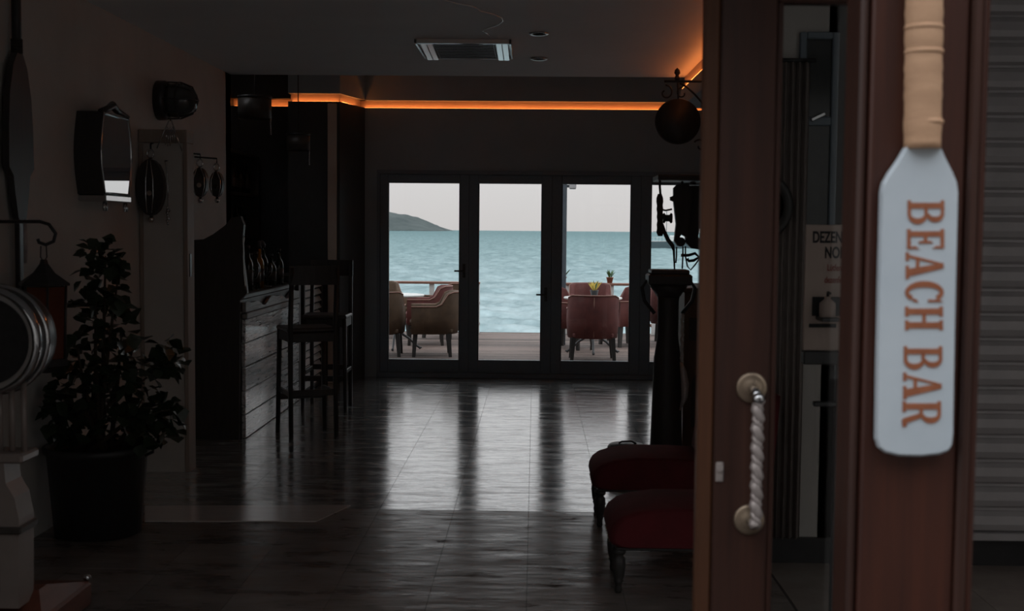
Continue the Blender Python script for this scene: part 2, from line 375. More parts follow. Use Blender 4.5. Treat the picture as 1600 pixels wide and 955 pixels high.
# pale mitred threshold strip laid on the floor
a0, a1, a2, a3 = on_z(226, 792), on_z(548, 791), on_z(494, 816), on_z(226, 816)
struct('trim_1', MB().add([(p.x, p.y, z) for z in (0.0005, 0.006) for p in (a3, a2, a1, a0)], [(4, 5, 6, 7), (3, 2, 1, 0), (0, 1, 5, 4), (1, 2, 6, 5), (2, 3, 7, 6), (3, 0, 4, 7)]), M['strip'])
# ---- porch paving outside
pave = struct('pavement', MB().bb(1.06, 4.0, 2.3, 5.6, -0.12, -0.006).bb(-12, 12, -7, 2.3, -0.12, -0.006), M['grout'])
tiling(1.06, 2.8, 3.7, 5.5, 1.06, 5.5, 0.4, 0.4, 'pave', pave, 'paver')
# ---- ceilings
struct('ceiling', MB().bb(XL - .15, 3.75, 2.2, YC, CZ, 3.3), M['ceil'])
struct('ceiling_raised', MB().bb(-3.25, 2.45, YC, YB + .25, 3.15, 3.3), M['ceil'])
# ---- side walls
struct('wall_left', MB().bb(XL - .15, XL, 2.2, YC, 0, CZ), M['wall'])
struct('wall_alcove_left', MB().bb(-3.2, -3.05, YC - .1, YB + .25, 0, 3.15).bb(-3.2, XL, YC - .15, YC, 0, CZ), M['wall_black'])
struct('wall_right', MB().bb(1.3, 1.45, 5.5, YC, 0, CZ).bb(1.45, 2.45, YC - .15, YC, 0, CZ).bb(2.3, 2.45, YC, YB + .25, 0, 3.15), M['wall'])
struct('wall_front', MB().bb(-5, -1.2, 2.2, 2.35, 0, 3.3).bb(-1.2, 0.56, 2.2, 2.35, 2.4, CZ).bb(0.84, 3.75, 2.2, 2.35, 2.45, CZ), M['street'])
struct('wall_porch', MB().bb(1.07, 3.75, 5.5, 5.62, 0, CZ).bb(3.6, 3.75, -2, 5.5, 0, 3.3), M['wall'])
struct('baseboard_porch', MB().bb(1.07, 3.6, 5.475, 5.5, 0, 0.115), M['black'])
struct('wall_sky_block', MB().bb(-12, 12, -7.3, -7, 0, 8.6), M['street'])  # unseen wall across the way, its height set to cut low sky light
# ---- back wall with its lit cove
gx = [(606, 718), (747, 846), (877, 985), (1016, 1124)]
GX = [(on_y(a, 420, YB).x, on_y(b, 420, YB).x) for a, b in gx]
GZ0, GZ1 = on_y(800, 562.5, YB).z, on_y(800, 286.5, YB).z
OX0, OX1 = GX[0][0] - .11, GX[3][1] + .11
Z1, Z2 = on_y(800, 170, YB).z, on_y(800, 158, YB).z
WB = MB()
WB.bb(-1.78, OX0, YB, YB + .2, 0, Z1).bb(OX1, 2.3, YB, YB + .2, 0, Z1).bb(OX0, OX1, YB, YB + .2, GZ1 + .12, Z1)
WB.bb(-1.78, 2.3, YB, YB + .2, Z2, 3.15)
wall_back = struct('wall_back', WB, M['wall_dark'])
CV = MB().bb(-1.80, 2.3, YB + .085, YB + .195, Z1 - .02, Z2 + .02)
# left block: stands forward of the back wall, with a chamfered corner
yb1 = 11.72
xa, xb = on_y(450, 150, yb1).x, on_y(531, 150, yb1).x
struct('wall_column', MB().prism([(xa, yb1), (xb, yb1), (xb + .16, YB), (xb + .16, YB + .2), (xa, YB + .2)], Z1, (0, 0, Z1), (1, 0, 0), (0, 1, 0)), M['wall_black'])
struct('wall_column_top', MB().prism([(xa, yb1), (xb, yb1), (xb + .16, YB), (xb + .16, YB + .2), (xa, YB + .2)], 3.15 - Z2, (0, 0, 3.15), (1, 0, 0), (0, 1, 0)), M['wall_dark'])
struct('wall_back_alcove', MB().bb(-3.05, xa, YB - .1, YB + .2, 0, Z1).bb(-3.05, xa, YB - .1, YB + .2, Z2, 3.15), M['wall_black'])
CV.bb(-3.05, xa, YB, YB + .1, Z1 - .02, Z2 + .02)
CV.prism([(xa + .01, yb1 + .085), (xb - .02, yb1 + .085), (xb + .1, YB + .06), (xb + .1, YB + .1), (xa + .01, YB + .1)], Z2 - Z1 + .04, (0, 0, Z2 + .02), (1, 0, 0), (0, 1, 0))
CV.bb(1.15, 1.30, 5.6, YC - .02, 2.58, 2.699)
struct('trim_2', CV, M['cove'])
# taupe strip on the column's edge
c0 = on_y(512, 300, yb1 - .02).x; c1 = on_y(526, 300, yb1 - .02).x
struct('trim_3', MB().bb(c0, c1, yb1 - .03, yb1 + .0, 0, Z1 - .02, .004), M['column'])
# fascia under the right-hand cove
struct('trim_4', MB().bb(1.12, 1.30, 5.6, YC - .02, 2.46, 2.60, .006), M['wall_dark'])
def led(p, q, z, label):
    p, q = Vector(p), Vector(q)
    t = thing('led_light_strip', label, 'light strip', ((p.x + q.x) / 2, (p.y + q.y) / 2, z))
    m = (p + q) / 2; L = (q - p).length; a = math.atan2(q.y - p.y, q.x - p.x)
    MB().box((0, 0, .001), (L, .014, .001), (0, 0, a)).build('backing_tape', M['white'], t)
    MB().box((0, 0, .0035), (L * .999, .010, .004), (0, 0, a)).build('diffuser', M['led'], t)
led((-1.74, YB + .062), (2.28, YB + .062), Z1 + .001, 'long orange glowing strip in the cove above the glass doors')
led((xa + .03, yb1 + .062), (xb - .02, yb1 + .062), Z1 + .001, 'short orange glowing strip in the cove over the bar-side column')
led((xb + .005, yb1 + .10), (xb + .11, YB - .05), Z1 + .001, 'very short orange glowing strip turning the chamfered column corner')
led((-3.03, YB - .035), (xa - .02, YB - .035), Z1 + .001, 'orange glowing strip in the alcove behind the drum pendant')
led((1.132, 5.7), (1.132, YC - .06), 2.601, 'orange glowing strip in the cove along the right wall top')

# ---- folding glass doors
struct('trim_5', MB().bb(OX0, OX1, YB - .02, YB + .10, GZ1 + .085, GZ1 + .125).bb(OX0, OX1, YB - .05, YB + .14, 0, .045, .005)
       .bb(OX0, OX0 + .03, YB - .02, YB + .10, .045, GZ1 + .085).bb(OX1 - .03, OX1, YB - .02, YB + .10, .045, GZ1 + .085), M['alu'])
mid = [OX0 + .03] + [(GX[i][1] + GX[i + 1][0]) / 2 for i in range(3)] + [OX1 - .03]
for i in range(4):
    d = sroot('door_%d' % (i + 1), ((mid[i] + mid[i + 1]) / 2, YB + .03, .045))
    x0, x1, g0, g1 = mid[i] - .0 - d.location.x, mid[i + 1] - .0005 - d.location.x, GX[i][0] - d.location.x, GX[i][1] - d.location.x
    zt = GZ1 + .085 - .045
    MB().bb(x0, g0, -.03, .03, 0, zt, .004).build('stile', M['alu'], d)
    MB().bb(g1, x1, -.03, .03, 0, zt, .004).build('stile', M['alu'], d)
    MB().bb(g0, g1, -.03, .03, GZ1 - .05, zt, .004).build('top_rail', M['alu'], d)
    MB().bb(g0, g1, -.03, .03, 0, GZ0 - .05, .004).build('bottom_rail', M['alu'], d)
    MB().bb(g0 - .005, g1 + .005, -.006, .006, GZ0 - .055, GZ1 - .045).build('pane', M['glass'], d)
    MB().bb(g0, g0 + .008, -.02, .02, GZ0 - .05, GZ1 - .05).bb(g1 - .008, g1, -.02, .02, GZ0 - .05, GZ1 - .05).build('gasket', M['black'], d)
    if i in (0, 1):
        hp = on_y((714, 843)[i], (422.5, 459.5)[i], YB)
        hx = g1 + .045; hz = hp.z - .05
        h = MB().bb(hx - .014, hx + .014, -.038, -.03, hz - .07, hz + .07, .003).build('handle_plate', M['iron'], d)
        MB().tube([(hx, -.036, hz), (hx, -.075, hz), (hx - .02, -.08, hz), (hx - .095, -.08, hz)], .009).build('lever', M['iron'], h)

# ---- low partition standing out from the left wall, trimmed with a taupe casing
yq = on_z(296, 738).y; xq = on_z(296, 738).x; zq = on_y(260, 208, yq).z
d = struct('wall_partition', MB().bb(XL + .001, xq, yq, yq + .12, 0, zq - .06), M['wall'])
MB().bb(xq - .022, xq + .004, yq - .014, yq + .13, 0, zq - .06, .003).build('edge_casing', M['casing'], d)
MB().bb(XL + .003, XL + .025, yq - .014, yq, 0, zq - .06, .003).build('edge_casing', M['casing'], d)
MB().bb(XL + .002, xq + .004, yq - .02, yq + .13, zq - .06, zq + .02, .004).build('cap_board', M['casing'], d)
MB().bb(xq + .004, xq + .008, yq + .02, yq + .06, 1.20, 1.34, .001).build('hinge', M['iron'], d)

# ================================================================== OUTSIDE: deck, sea, headland
deck = struct('terrace_deck', MB().bb(-6, 6, 12.5, 17.78, -.16, -.03), M['grout'])
pw = .135; n = int((17.82 - 12.46) / pw); pm = MB().box((0, 0, -.014), (12, pw - .014, .028), None, .003).mesh('plank', M['deck'])
for i in range(n): obj('plank', pm, deck, (0, 12.46 + pw * (i + .5), 0))
MB().bb(-6, 6, 17.80, 17.84, -.25, 0).build('fascia_board', M['deck'], deck)
def railing(x0, x1, label, step=.62):
    t = thing('deck_railing', label, 'railing', ((x0 + x1) / 2, 17.62, 0)); c = (x0 + x1) / 2
    MB().bb(x0 - c, x1 - c, -.07, .07, .715, .75, .006).build('top_rail', M['oxblood'], t)
    MB().bb(x0 - c, x1 - c, -.02, .02, .42, .46, .004).build('middle_rail', M['oxblood'], t)
    MB().bb(x0 - c, x1 - c, -.02, .02, .12, .16, .004).build('bottom_rail', M['oxblood'], t)
    k = max(1, int(abs(x1 - x0) / step)); pm_ = MB().bb(-.035, .035, -.035, .035, 0, .715, .004).mesh('post', M['white'])
    for i in range(k + 1): obj('post', pm_, t, (x0 - c + .04 + (x1 - x0 - .08) * i / k, 0, 0))
railing(-5.5, -.79, 'low red-topped railing with white posts behind the brown armchairs')
railing(.45, 5.5, 'low red-topped railing with white posts behind the rust armchairs')

SB = MB().add([(-6000, 17.9, -1.8), (6000, 17.9, -1.8), (6000, 9000, -1.8), (-6000, 9000, -1.8)], [(0, 1, 2, 3)])
from mathutils import noise as mnoise
nr, nc = 640, 440; V = []; F = []; Y = 17.95; rat = (900 / 17.95) ** (1 / (nr - 1)); nz3 = mnoise.noise
for j in range(nr):
    fade = min(1, (Y - 17.9) / 4) * (1 if Y < 600 else max(0, (900 - Y) / 300))
    for i in range(nc):
        X = (-.33 + .68 * i / (nc - 1)) * Y
        z = .085 * nz3((X * .22, Y * .30, 1.3)) + .060 * nz3((X * .55 + Y * .12, Y * .75, 4.1)) + .035 * nz3((X * 1.5, Y * 1.7 + X * .3, 7.7))
        if Y < 130: z += .020 * nz3((X * 3.6, Y * 3.8, 2.2))
        V.append((X, Y, -1.4 + z * fade * 2.6))
    Y *= rat
for j in range(nr - 1):
    for i in range(nc - 1): F.append((j * nc + i, j * nc + i + 1, (j + 1) * nc + i + 1, (j + 1) * nc + i))
sea = SB.add(V, F, True).build('sea', M['sea'])
tag(sea, 'teal rippled sea stretching to the horizon beyond the deck', 'sea', kind='stuff')
# headland
from mathutils import noise as mnoise
hp = [(120, 0), (250, 20), (400, 34), (500, 36), (570, 33.5), (606, 29), (620, 26.5), (640, 21), (660, 14), (675, 7), (684, 3), (690, 0)]
def hh(px):
    for (a, ha), (b, hb) in zip(hp, hp[1:]):
        if a <= px <= b: return ha + (hb - ha) * (px - a) / (b - a)
    return 0
HB = MB(); nx, ny = 150, 26; V = []; F = []
for j in range(ny):
    for i in range(nx):
        px = 120 + 570 * i / (nx - 1); Y = 2700 + 900 * j / (ny - 1); p = on_y(px, 359, 3000)
        s = math.sin(PI * j / (ny - 1)) ** .6
        h = hh(px) * 3000 / FPX * s
        h *= 1 + .12 * mnoise.noise((px * .05, j * .3, 0)); h += 2.2 * mnoise.noise((px * .35, j * .9, 3)) * (1 if h > 1.5 else 0)
        V.append((p.x * (.9 + .1 * Y / 3000), Y, -1.4 + max(h, -.5)))
for j in range(ny - 1):
    for i in range(nx - 1): F.append((j * nx + i, j * nx + i + 1, (j + 1) * nx + i + 1, (j + 1) * nx + i))
HB.add(V, F, True); hl = HB.build('headland', M['hill']); tag(hl, 'hazy green headland sloping down into the sea on the horizon', 'hill')

# moored boat far out
b0 = on_z(1010, 388, -1.4); bs = b0.y / FPX
t = thing('moored_boat', 'dark blue boat moored far out on the sea', 'boat', (b0.x, b0.y, -1.4))
L = 105 * bs
MB().prism([(0, 2.2 * bs), (L * .06, 0), (L * .97, 0), (L, 12 * bs), (0, 10.5 * bs)], 14 * bs, (0, 0, 0)).build('hull', M['boat'], t)
MB().bb(L * .03, L * .98, 2 * bs, 12 * bs, 10.4 * bs, 11.6 * bs).build('gunwale', M['white'], t)
MB().bb(L * .35, L * .75, 3 * bs, 11 * bs, 11.5 * bs, 20 * bs, .1).build('cabin', M['white'], t)
MB().tube([(L * .1, 7 * bs, 26 * bs), (L * .6, 7 * bs, 25 * bs)], .35 * bs).build('boom', M['boat'], t)
MB().tube([(L * .3, 7 * bs, 11 * bs), (L * .3, 7 * bs, 60 * bs)], .45 * bs).build('mast', M['boat'], t)
for k in range(6):
    x = L * (.06 + .05 * k); MB().tube([(x, 4 * bs, 11 * bs), (x, 4 * bs, 17 * bs)], .2 * bs, 6).build('stanchion', M['white'], t)
MB().tube([(L * .06, 4 * bs, 17 * bs), (L * .31, 4 * bs, 17 * bs)], .2 * bs, 6).build('guard_rail', M['white'], t)

# pergola over the deck
pg = thing('pergola', 'blue-grey steel pergola standing over the deck armchairs', 'pergola', (0, 14.8, 0))
pp = on_y(880, 450, 16.0)
for x in (pp.x, -4.2, 4.6): MB().bb(x - .036, x + .036, 1.164, 1.236, 0, 2.78, .006).build('post', M['post'], pg)
MB().bb(-6, 6, 1.15, 1.25, 2.78, 2.9, .006).build('beam', M['post'], pg)
for x in (-4.2, pp.x, 4.6): MB().bb(x - .04, x + .04, -2.1, 2.2, 2.9, 2.98, .006).build('rafter', M['post'], pg)
for k in range(15): MB().bb(-6, 6, -2.1 + k * .3, -2.06 + k * .3, 2.98, 3.04, .004).build('slat', M['post'], pg)
fx = on_y(891, 291, 15.93)
t = thing('outdoor_lamp', 'small square grey lamp box fixed to the pergola post', 'lamp', (pp.x + .036, 16.0, fx.z))
MB().bb(.001, .028, -.02, .02, -.015, .02, .003).build('bracket', M['post'], t)
MB().bb(.028, .12, -.05, .05, -.03, .045, .006).build('housing', M['shutter'], t)
MB().bb(.035, .113, -.043, .043, -.036, -.03, .002).build('lens', M['lamp_glass'], t)

# ================================================================== TERRACE FURNITURE
def make_tub(fab, label, group):
    t = thing('tub_armchair', label, 'armchair', (0, 0, 0), 0, group)
    # shell: plan U from one arm round the back to the other
    P = []; N = 13
    for y in (.27, .16, .06): P.append((-.275, y, 0))
    for k in range(N + 1):
        a = PI + PI * k / N; P.append((.275 * math.cos(a), -.02 + .255 * math.sin(a), -math.sin(a)))
    for y in (.06, .16, .27): P.append((.275, y, 0))
    V = []; F = []; m = len(P); th = .06
    rim = []
    for i, (x, y, b) in enumerate(P):
        k = min(1, max(0, (b - .12) / .45)); k = k * k * (3 - 2 * k)
        zt = .60 + .17 * k
        q = P[min(i + 1, m - 1)]; p = P[max(i - 1, 0)]
        tx, ty = q[0] - p[0], q[1] - p[1]; L = math.hypot(tx, ty); nx_, ny_ = ty / L, -tx / L   # outward
        if nx_ * x + ny_ * (y - .1) < 0: nx_, ny_ = -nx_, -ny_
        fl = .035 * k    # back leans out slightly
        ring = [(x + nx_ * (.012), y + ny_ * .012, .27), (x + nx_ * (.024 + fl * .4), y + ny_ * (.024 + fl * .4), .45), (x + nx_ * (.02 + fl), y + ny_ * (.02 + fl), zt - .02), (x + nx_ * (.005 + fl), y + ny_ * (.005 + fl), zt),
                (x - nx_ * (th * .7 - fl), y - ny_ * (th * .7 - fl), zt), (x - nx_ * (th - fl), y - ny_ * (th - fl), zt - .02), (x - nx_ * th, y - ny_ * th, .40), (x - nx_ * th, y - ny_ * th, .27)]
        V += ring; rim.append((x + nx_ * (.018 + fl), y + ny_ * (.018 + fl), zt - .006))
    R = 8
    for i in range(m - 1):
        for k in range(R):
            k2 = (k + 1) % R; F.append((i * R + k, i * R + k2, (i + 1) * R + k2, (i + 1) * R + k))
    F.append(tuple(range(R))); F.append(tuple((m - 1) * R + k for k in range(R))[::-1])
    sh = MB().add(V, F, True).build('shell', M[fab], t)
    MB().tube(rim, .007, 6).build('piping', M['oxblood'], sh)
    MB().tube([(0, -.288, .29), (0, -.302, .5), (0, -.328, .745)], .006, 6).build('seam', M['oxblood'], sh)
    MB().bb(-.235, .235, -.22, .28, .27, .34, .02).build('seat_base', M[fab], t)
    MB().bb(-.22, .22, -.20, .29, .34, .44, .035).build('seat_cushion', M[fab], t)
    for sx_ in (-1, 1):
        for sy_ in (-1, 1):
            x, y = sx_ * .225, (.22 if sy_ > 0 else -.17)
            V = []; 
            for z, h, o in ((0, .019, .02), (.275, .027, 0)):
                cx, cy = x + sx_ * o, y + sy_ * o
                V += [(cx - h, cy - h, z), (cx + h, cy - h, z), (cx + h, cy + h, z), (cx - h, cy + h, z)]
            MB().add(V, [(3, 2, 1, 0), (4, 5, 6, 7), (0, 1, 5, 4), (1, 2, 6, 5), (2, 3, 7, 6), (3, 0, 4, 7)]).build('leg', M['chair_leg'], t)
    return t
def gp(px, Y): return (on_y(px, 500, Y).x, Y, 0)
gL, gR = 'brown armchairs at the terrace table', 'rust armchairs at the terrace table'
br = make_tub('brown_fabric', 'brown velvet tub armchair turned side-on, seen behind the first glass door', gL)
br.location = gp(678, 14.5); br.rotation_euler.z = PI / 2 + .1
dup(br, gp(593, 14.4), .05, 'brown velvet tub armchair with its back to the glass, half behind the door frame')
dup(br, gp(700, 16.9), PI / 2 - .5, 'brown velvet tub armchair by the railing behind the side-on armchair')
dup(br, gp(602, 16.9), PI + .6, 'brown velvet tub armchair at the railing facing the glass doors')
rd = make_tub('red_fabric', 'rust-red velvet tub armchair with its back square to the glass doors', gR)
rd.location = gp(926, 14.1); rd.rotation_euler.z = 0
dup(rd, gp(888, 15.55), -2.0, 'rust-red velvet tub armchair turned towards the table by the pergola post')
dup(rd, gp(922, 16.95), PI, 'rust-red velvet tub armchair across the flower table, facing the doors')
dup(rd, gp(978, 16.0), 2.05, 'rust-red velvet tub armchair side-on beside the flower table')
dup(rd, gp(1050, 16.4), -PI / 2, 'rust-red velvet tub armchair seen through the last pane behind the pedestal')
dup(rd, gp(668, 15.9), PI / 2 + .1, 'single rust-red velvet tub armchair among the brown ones')

def bistro(px, Y, label, r=.36, z=.69):
    t = thing('bistro_table', label, 'table', gp(px, Y))
    MB().lathe([(0, z - .025), (r - .01, z - .025), (r, z - .018), (r, z - .006), (r - .006, z), (0, z)], n=32).build('table_top', M['white'], t)
    MB().lathe([(.04, .18), (.028, .24), (.02, .3), (.028, .42), (.02, .5), (.05, z - .03), (.1, z - .0255)], n=14).build('column', M['iron'], t)
    for k in range(4):
        a = PI / 4 * 0 + PI / 2 * k; c_, s_ = math.cos(a), math.sin(a)
        pts = [(c_ * q, s_ * q, h) for q, h in ((.03, .20), (.09, .19), (.17, .14), (.25, .06), (.31, .018), (.33, .03))]
        MB().tube(pts, [.018, .017, .015, .014, .016, .012], 8).build('foot', M['iron'], t)
        MB().tube([(c_ * .08, s_ * .08, .18), (c_ * .075, s_ * .075, .34), (c_ * .03, s_ * .03, .46)], .008, 6).build('stay', M['iron'], t)
    return t
bistro(618, 15.15, 'white round bistro table between the brown armchairs')
bistro(926, 14.93, 'white round bistro table with the yellow flowers on it')

def posy(px, Y, z, label, kind):
    p = gp(px, Y); t = thing('flower_pot', label, 'potted plant', (p[0], Y, z))
    MB().lathe([(.035, 0), (.05, .075), (.054, .075), (.054, .085), (.044, .085), (.042, .07)], n=14).build('pot', M['terracotta' if kind == 2 else 'black'], t)
    rnd = random.Random(int(px)); n_ = 16
    for k in range(n_):
        a = rnd.uniform(0, 2 * PI); l = rnd.uniform(.07, .13); o = rnd.uniform(.5, 1.1)
        tip = Vector((math.cos(a) * l * o, math.sin(a) * l * o * .8, .08 + l)); b_ = Vector((math.cos(a) * .015, math.sin(a) * .015, .07))
        s_ = Vector((-math.sin(a), math.cos(a), 0)) * .014; md = (tip + b_) / 2 + Vector((0, 0, .015))
        yellow = kind == 1 and k % 3 != 0
        MB().add([b_, md + s_, tip, md - s_, md + Vector((0, 0, -.006))], [(0, 1, 4), (1, 2, 4), (2, 3, 4), (3, 0, 4), (0, 3, 2, 1)]).build('petal' if yellow else 'leaf', M['petal' if yellow else 'leaf2'], t)
posy(928, 14.93, .69, 'yellow flowers in a small pot on the white table', 1)
posy(952, 17.62, .75, 'green potted plant standing on the railing behind rust armchairs', 2)
posy(879, 17.62, .75, 'green potted plant on the railing beside the pergola post', 2)

# ================================================================== BAR
XB = on_z(373, 694).x; yb0 = 8.5; ybe = 10.5
bar = thing('bar_counter', 'weathered grey plank bar counter with near-black carved end panel', 'bar', (XB, yb0, 0))
XW = XL + .01 - XB
MB().bb(XW, -.03, .06, ybe - yb0, .0, .99).build('body', M['ebony'], bar)
zt = on_y(373, 500, yb0).z; ph = zt / 5
plm = MB().box((0, 0, 0), (.028, ybe - yb0 - .05, ph - .008), None, .004)
plm = plm.mesh('plank', M['plank'])
for k in range(5): obj('plank', plm, bar, (-.014 + random.uniform(-.003, .003), .03 + (ybe - yb0) / 2, ph * (k + .5)))
MB().bb(-.03, .012, .06, ybe - yb0, zt, zt + .045, .006).build('edge_moulding', M['counter'], bar)
# wavy apron board under the top
pts = [(.05, zt + .05), (ybe - yb0, zt + .05)]; K = 40
for i in range(K + 1):
    u = 1 - i / K; y = .05 + u * (ybe - yb0 - .05); pts.append((y, zt + .10 + .022 * math.sin(y * 7.5) + .012 * math.sin(y * 15 + 1)))
MB().prism(pts, -.025, (-.02, 0, 0), (0, 1, 0), (0, 0, 1)).build('wavy_apron', M['counter'], bar)
MB().bb(XW, -.025, .05, ybe - yb0 + .02, .99, 1.03, .008).build('counter_top', M['darkwood'], bar)
MB().bb(-.10, -.0, ybe - yb0 - .0, ybe - yb0 + .1, 0, 1.05, .006).build('end_post', M['ebony'], bar)
# tall end panel facing the entrance, traced outline
o = [(297, 375), (318, 374), (333, 366), (352, 352), (362, 340), (376, 338), (381, 352), (379, 375), (380, 410), (384, 440), (386, 458), (375, 470), (373, 694), (297, 694)]
oo = [on_y(x, y, yb0) for x, y in o]
MB().prism([(max(p.x, XL + .006) - XB, max(p.z, 0.001)) for p in oo], .05, (0, 0, 0)).build('end_panel', M['ebony'], bar)
e = [on_y(x, y, yb0 - .004) for x, y in ((379, 367), (381.5, 372), (380.5, 380), (380, 400), (381, 425), (383, 445), (385, 456))]
MB().tube([(p.x - XB, -.0, p.z) for p in e], .006, 6).build('edge_highlight', M['chrome'], bar)  # chrome line stands in for the highlight down the panel's edge

# louvred panel past the bar end
lv = thing('louvred_cabinet', 'dark cabinet with pale louvred side past the bar end', 'cabinet', (XB + .0, 10.72, 0))
MB().bb(-.33, -.02, 0, .88, 0, 1.08, .005).build('body', M['ebony'], lv)
for a, b in ((-.02, .03), (.85, .9)): MB().bb(-.03, .012, a, b, 0, 1.08, .004).build('stile', M['darkwood'], lv)
MB().bb(-.03, .012, .03, .85, 1.02, 1.08, .004).build('top_rail', M['darkwood'], lv)
sm_ = MB().box((0, 0, 0), (.012, .82, .05), (0, -.5, 0)).mesh('slat', M['slat'])
for k in range(14): obj('slat', sm_, lv, (-.005, .44, .09 + k * .068))

# ---- bar stools
def make_stool():
    t = thing('bar_stool', 'black wooden bar stool', 'bar stool', group='wooden bar stools at the plank bar')
    W_, D_ = .165, .165
    for s_ in (-1, 1):
        MB().tube([(s_ * (W_ + .0), -D_ - .015, 0), (s_ * W_, -D_, .4), (s_ * W_, -D_, .8), (s_ * (W_ - .002), -D_ - .045, 1.225)], [.019, .021, .022, .018], 4).build('back_leg', M['ebony'], t)
        MB().tube([(s_ * (W_ + .012), D_ + .02, 0), (s_ * W_, D_, .77)], [.019, .022], 4).build('front_leg', M['ebony'], t)
        MB().bb(s_ * W_ - .012, s_ * W_ + .012, -D_, D_, .30, .335, .004).build('side_stretcher', M['ebony'], t)
        MB().bb(s_ * W_ - .011, s_ * W_ + .011, -D_, D_, .69, .755, .004).build('side_apron', M['ebony'], t)
    MB().bb(-W_, W_, -D_ - .012, -D_ + .012, .30, .345, .004).build('back_stretcher', M['ebony'], t)
    MB().bb(-W_, W_, D_ - .012, D_ + .012, .24, .285, .004).build('foot_rest', M['ebony'], t)
    MB().bb(-W_, W_, D_ - .011, D_ + .011, .69, .755, .004).build('front_apron', M['ebony'], t)
    MB().bb(-W_, W_, -D_ - .011, -D_ + .011, .69, .755, .004).build('back_apron', M['ebony'], t)
    MB().bb(-W_ - .02, W_ + .02, -D_ - .0, D_ + .03, .757, .79, .01).build('seat', M['darkwood'], t)
    # curved top rail and a lower rail
    for z0, z1, nm in ((1.10, 1.235, 'top_rail'),):
        V = []; F = []; K = 8
        for i in range(K + 1):
            u = -1 + 2 * i / K; x = u * (W_ + .015); y = -D_ - .045 * ((z0 - .8) / .42) - .02 * (1 - u * u)
            V += [(x, y - .012, z0), (x, y + .012, z0), (x, y + .006, z1), (x, y - .018, z1)]
        for i in range(K):
            for k in range(4):
                k2 = (k + 1) % 4; F.append((i * 4 + k, i * 4 + k2, i * 4 + 4 + k2, i * 4 + 4 + k))
        F += [(0, 1, 2, 3), (K * 4 + 3, K * 4 + 2, K * 4 + 1, K * 4)]
        MB().add(V, F, False).build(nm, M['ebony'], t)
    return t
st = make_stool()
pts = [on_z(451, 684), on_z(519, 683), on_z(435, 673), on_z(500, 672)]
c_ = sum(pts, Vector()) / 4
st.location = (c_.x + .02, c_.y, 0); st.rotation_euler.z = math.radians(25)
st['label'] = 'black wooden bar stool standing closest to the carved end panel'
pts = [on_z(476, 640), on_z(534, 642), on_z(491, 632), on_z(548, 632)]
c_ = sum(pts, Vector()) / 4
dup(st, (c_.x, c_.y, 0), PI, 'black wooden bar stool beside the louvred cabinet, its back away from the entrance')

# ---- bottles and glasses on the counter
def bottle(x, y, z, h, r, m, label, name='bottle', cat='bottle'):
    t = thing(name, label, cat, (x, y, z), 0, 'bottles on the bar counter')
    MB().lathe([(0, 0), (r, .002), (r, h * .55), (r * .85, h * .64), (r * .36, h * .74), (r * .34, h * .94), (0, h * .94)], n=16).build('body', M[m], t)
    MB().lathe([(r * .42, h * .93), (r * .42, h), (0, h)], n=12).build('cap', M['black'], t)
    MB().lathe([(r * 1.015, h * .18), (r * 1.015, h * .46)], n=16).build('label_band', M['darkwood'], t)
    return t
def glass(x, y, z, label):
    t = tag(MB().lathe([(0, 0), (.03, .0), (.03, .004), (.005, .01), (.004, .07), (.034, .11), (.04, .15), (.034, .19), (.032, .19), (.037, .15), (.03, .112), (0, .08)], (0, 0, 0), 16).build('wine_glass', M['clear'], None, (x, y, z)), label, 'glass', 'glasses on the bar counter')
names = ['slim tall black bottle by the carved end panel', 'stout dark bottle next to the slim tall one', 'dark bottle just left of the amber bottle', 'tall dark bottle behind the amber bottle', 'short dark bottle beside the wine glasses', 'dark bottle at the far end of the counter']
spec_ = [(388, -2.15, .34, .036, 'bottle'), (391, -2.27, .27, .045, 'bottle'), (400, -2.15, .29, .036, 'bottle'), (412, -2.25, .33, .037, 'bottle'), (424, -2.15, .26, .04, 'bottle'), (436, -2.13, .30, .037, 'bottle')]
def onc(px, X): return X, on_x(px, 440, X).y
for (px, X, h, r, m), nm in zip(spec_, names): bottle(*onc(px, X), 1.031, h, r, m, nm)
bottle(*onc(406, -2.15), 1.031, .33, .034, 'amber', 'amber liquor bottle glinting on the bar counter')
for (px, X), nm in zip(((397, -2.14), (418, -2.14), (431, -2.24)), ('wine glass beside the amber bottle', 'wine glass between two dark bottles', 'wine glass nearest the wavy counter edge')): glass(*onc(px, X), 1.031, nm)
t = thing('beer_tap', 'tall black beer tap column standing on the bar counter', 'beer tap', (-2.3, 10.2, 1.031))
MB().lathe([(.06, 0), (.06, .012), (.03, .03), (.024, .1), (.024, .3), (.035, .33), (.02, .36), (0, .37)], n=16).build('column', M['iron'], t)
MB().tube([(0, -.02, .25), (0, -.1, .25), (0, -.12, .2)], .01).build('spout', M['chrome'], t)
MB().tube([(0, -.07, .26), (0, -.08, .36)], [.006, .014]).build('handle', M['ebony'], t)

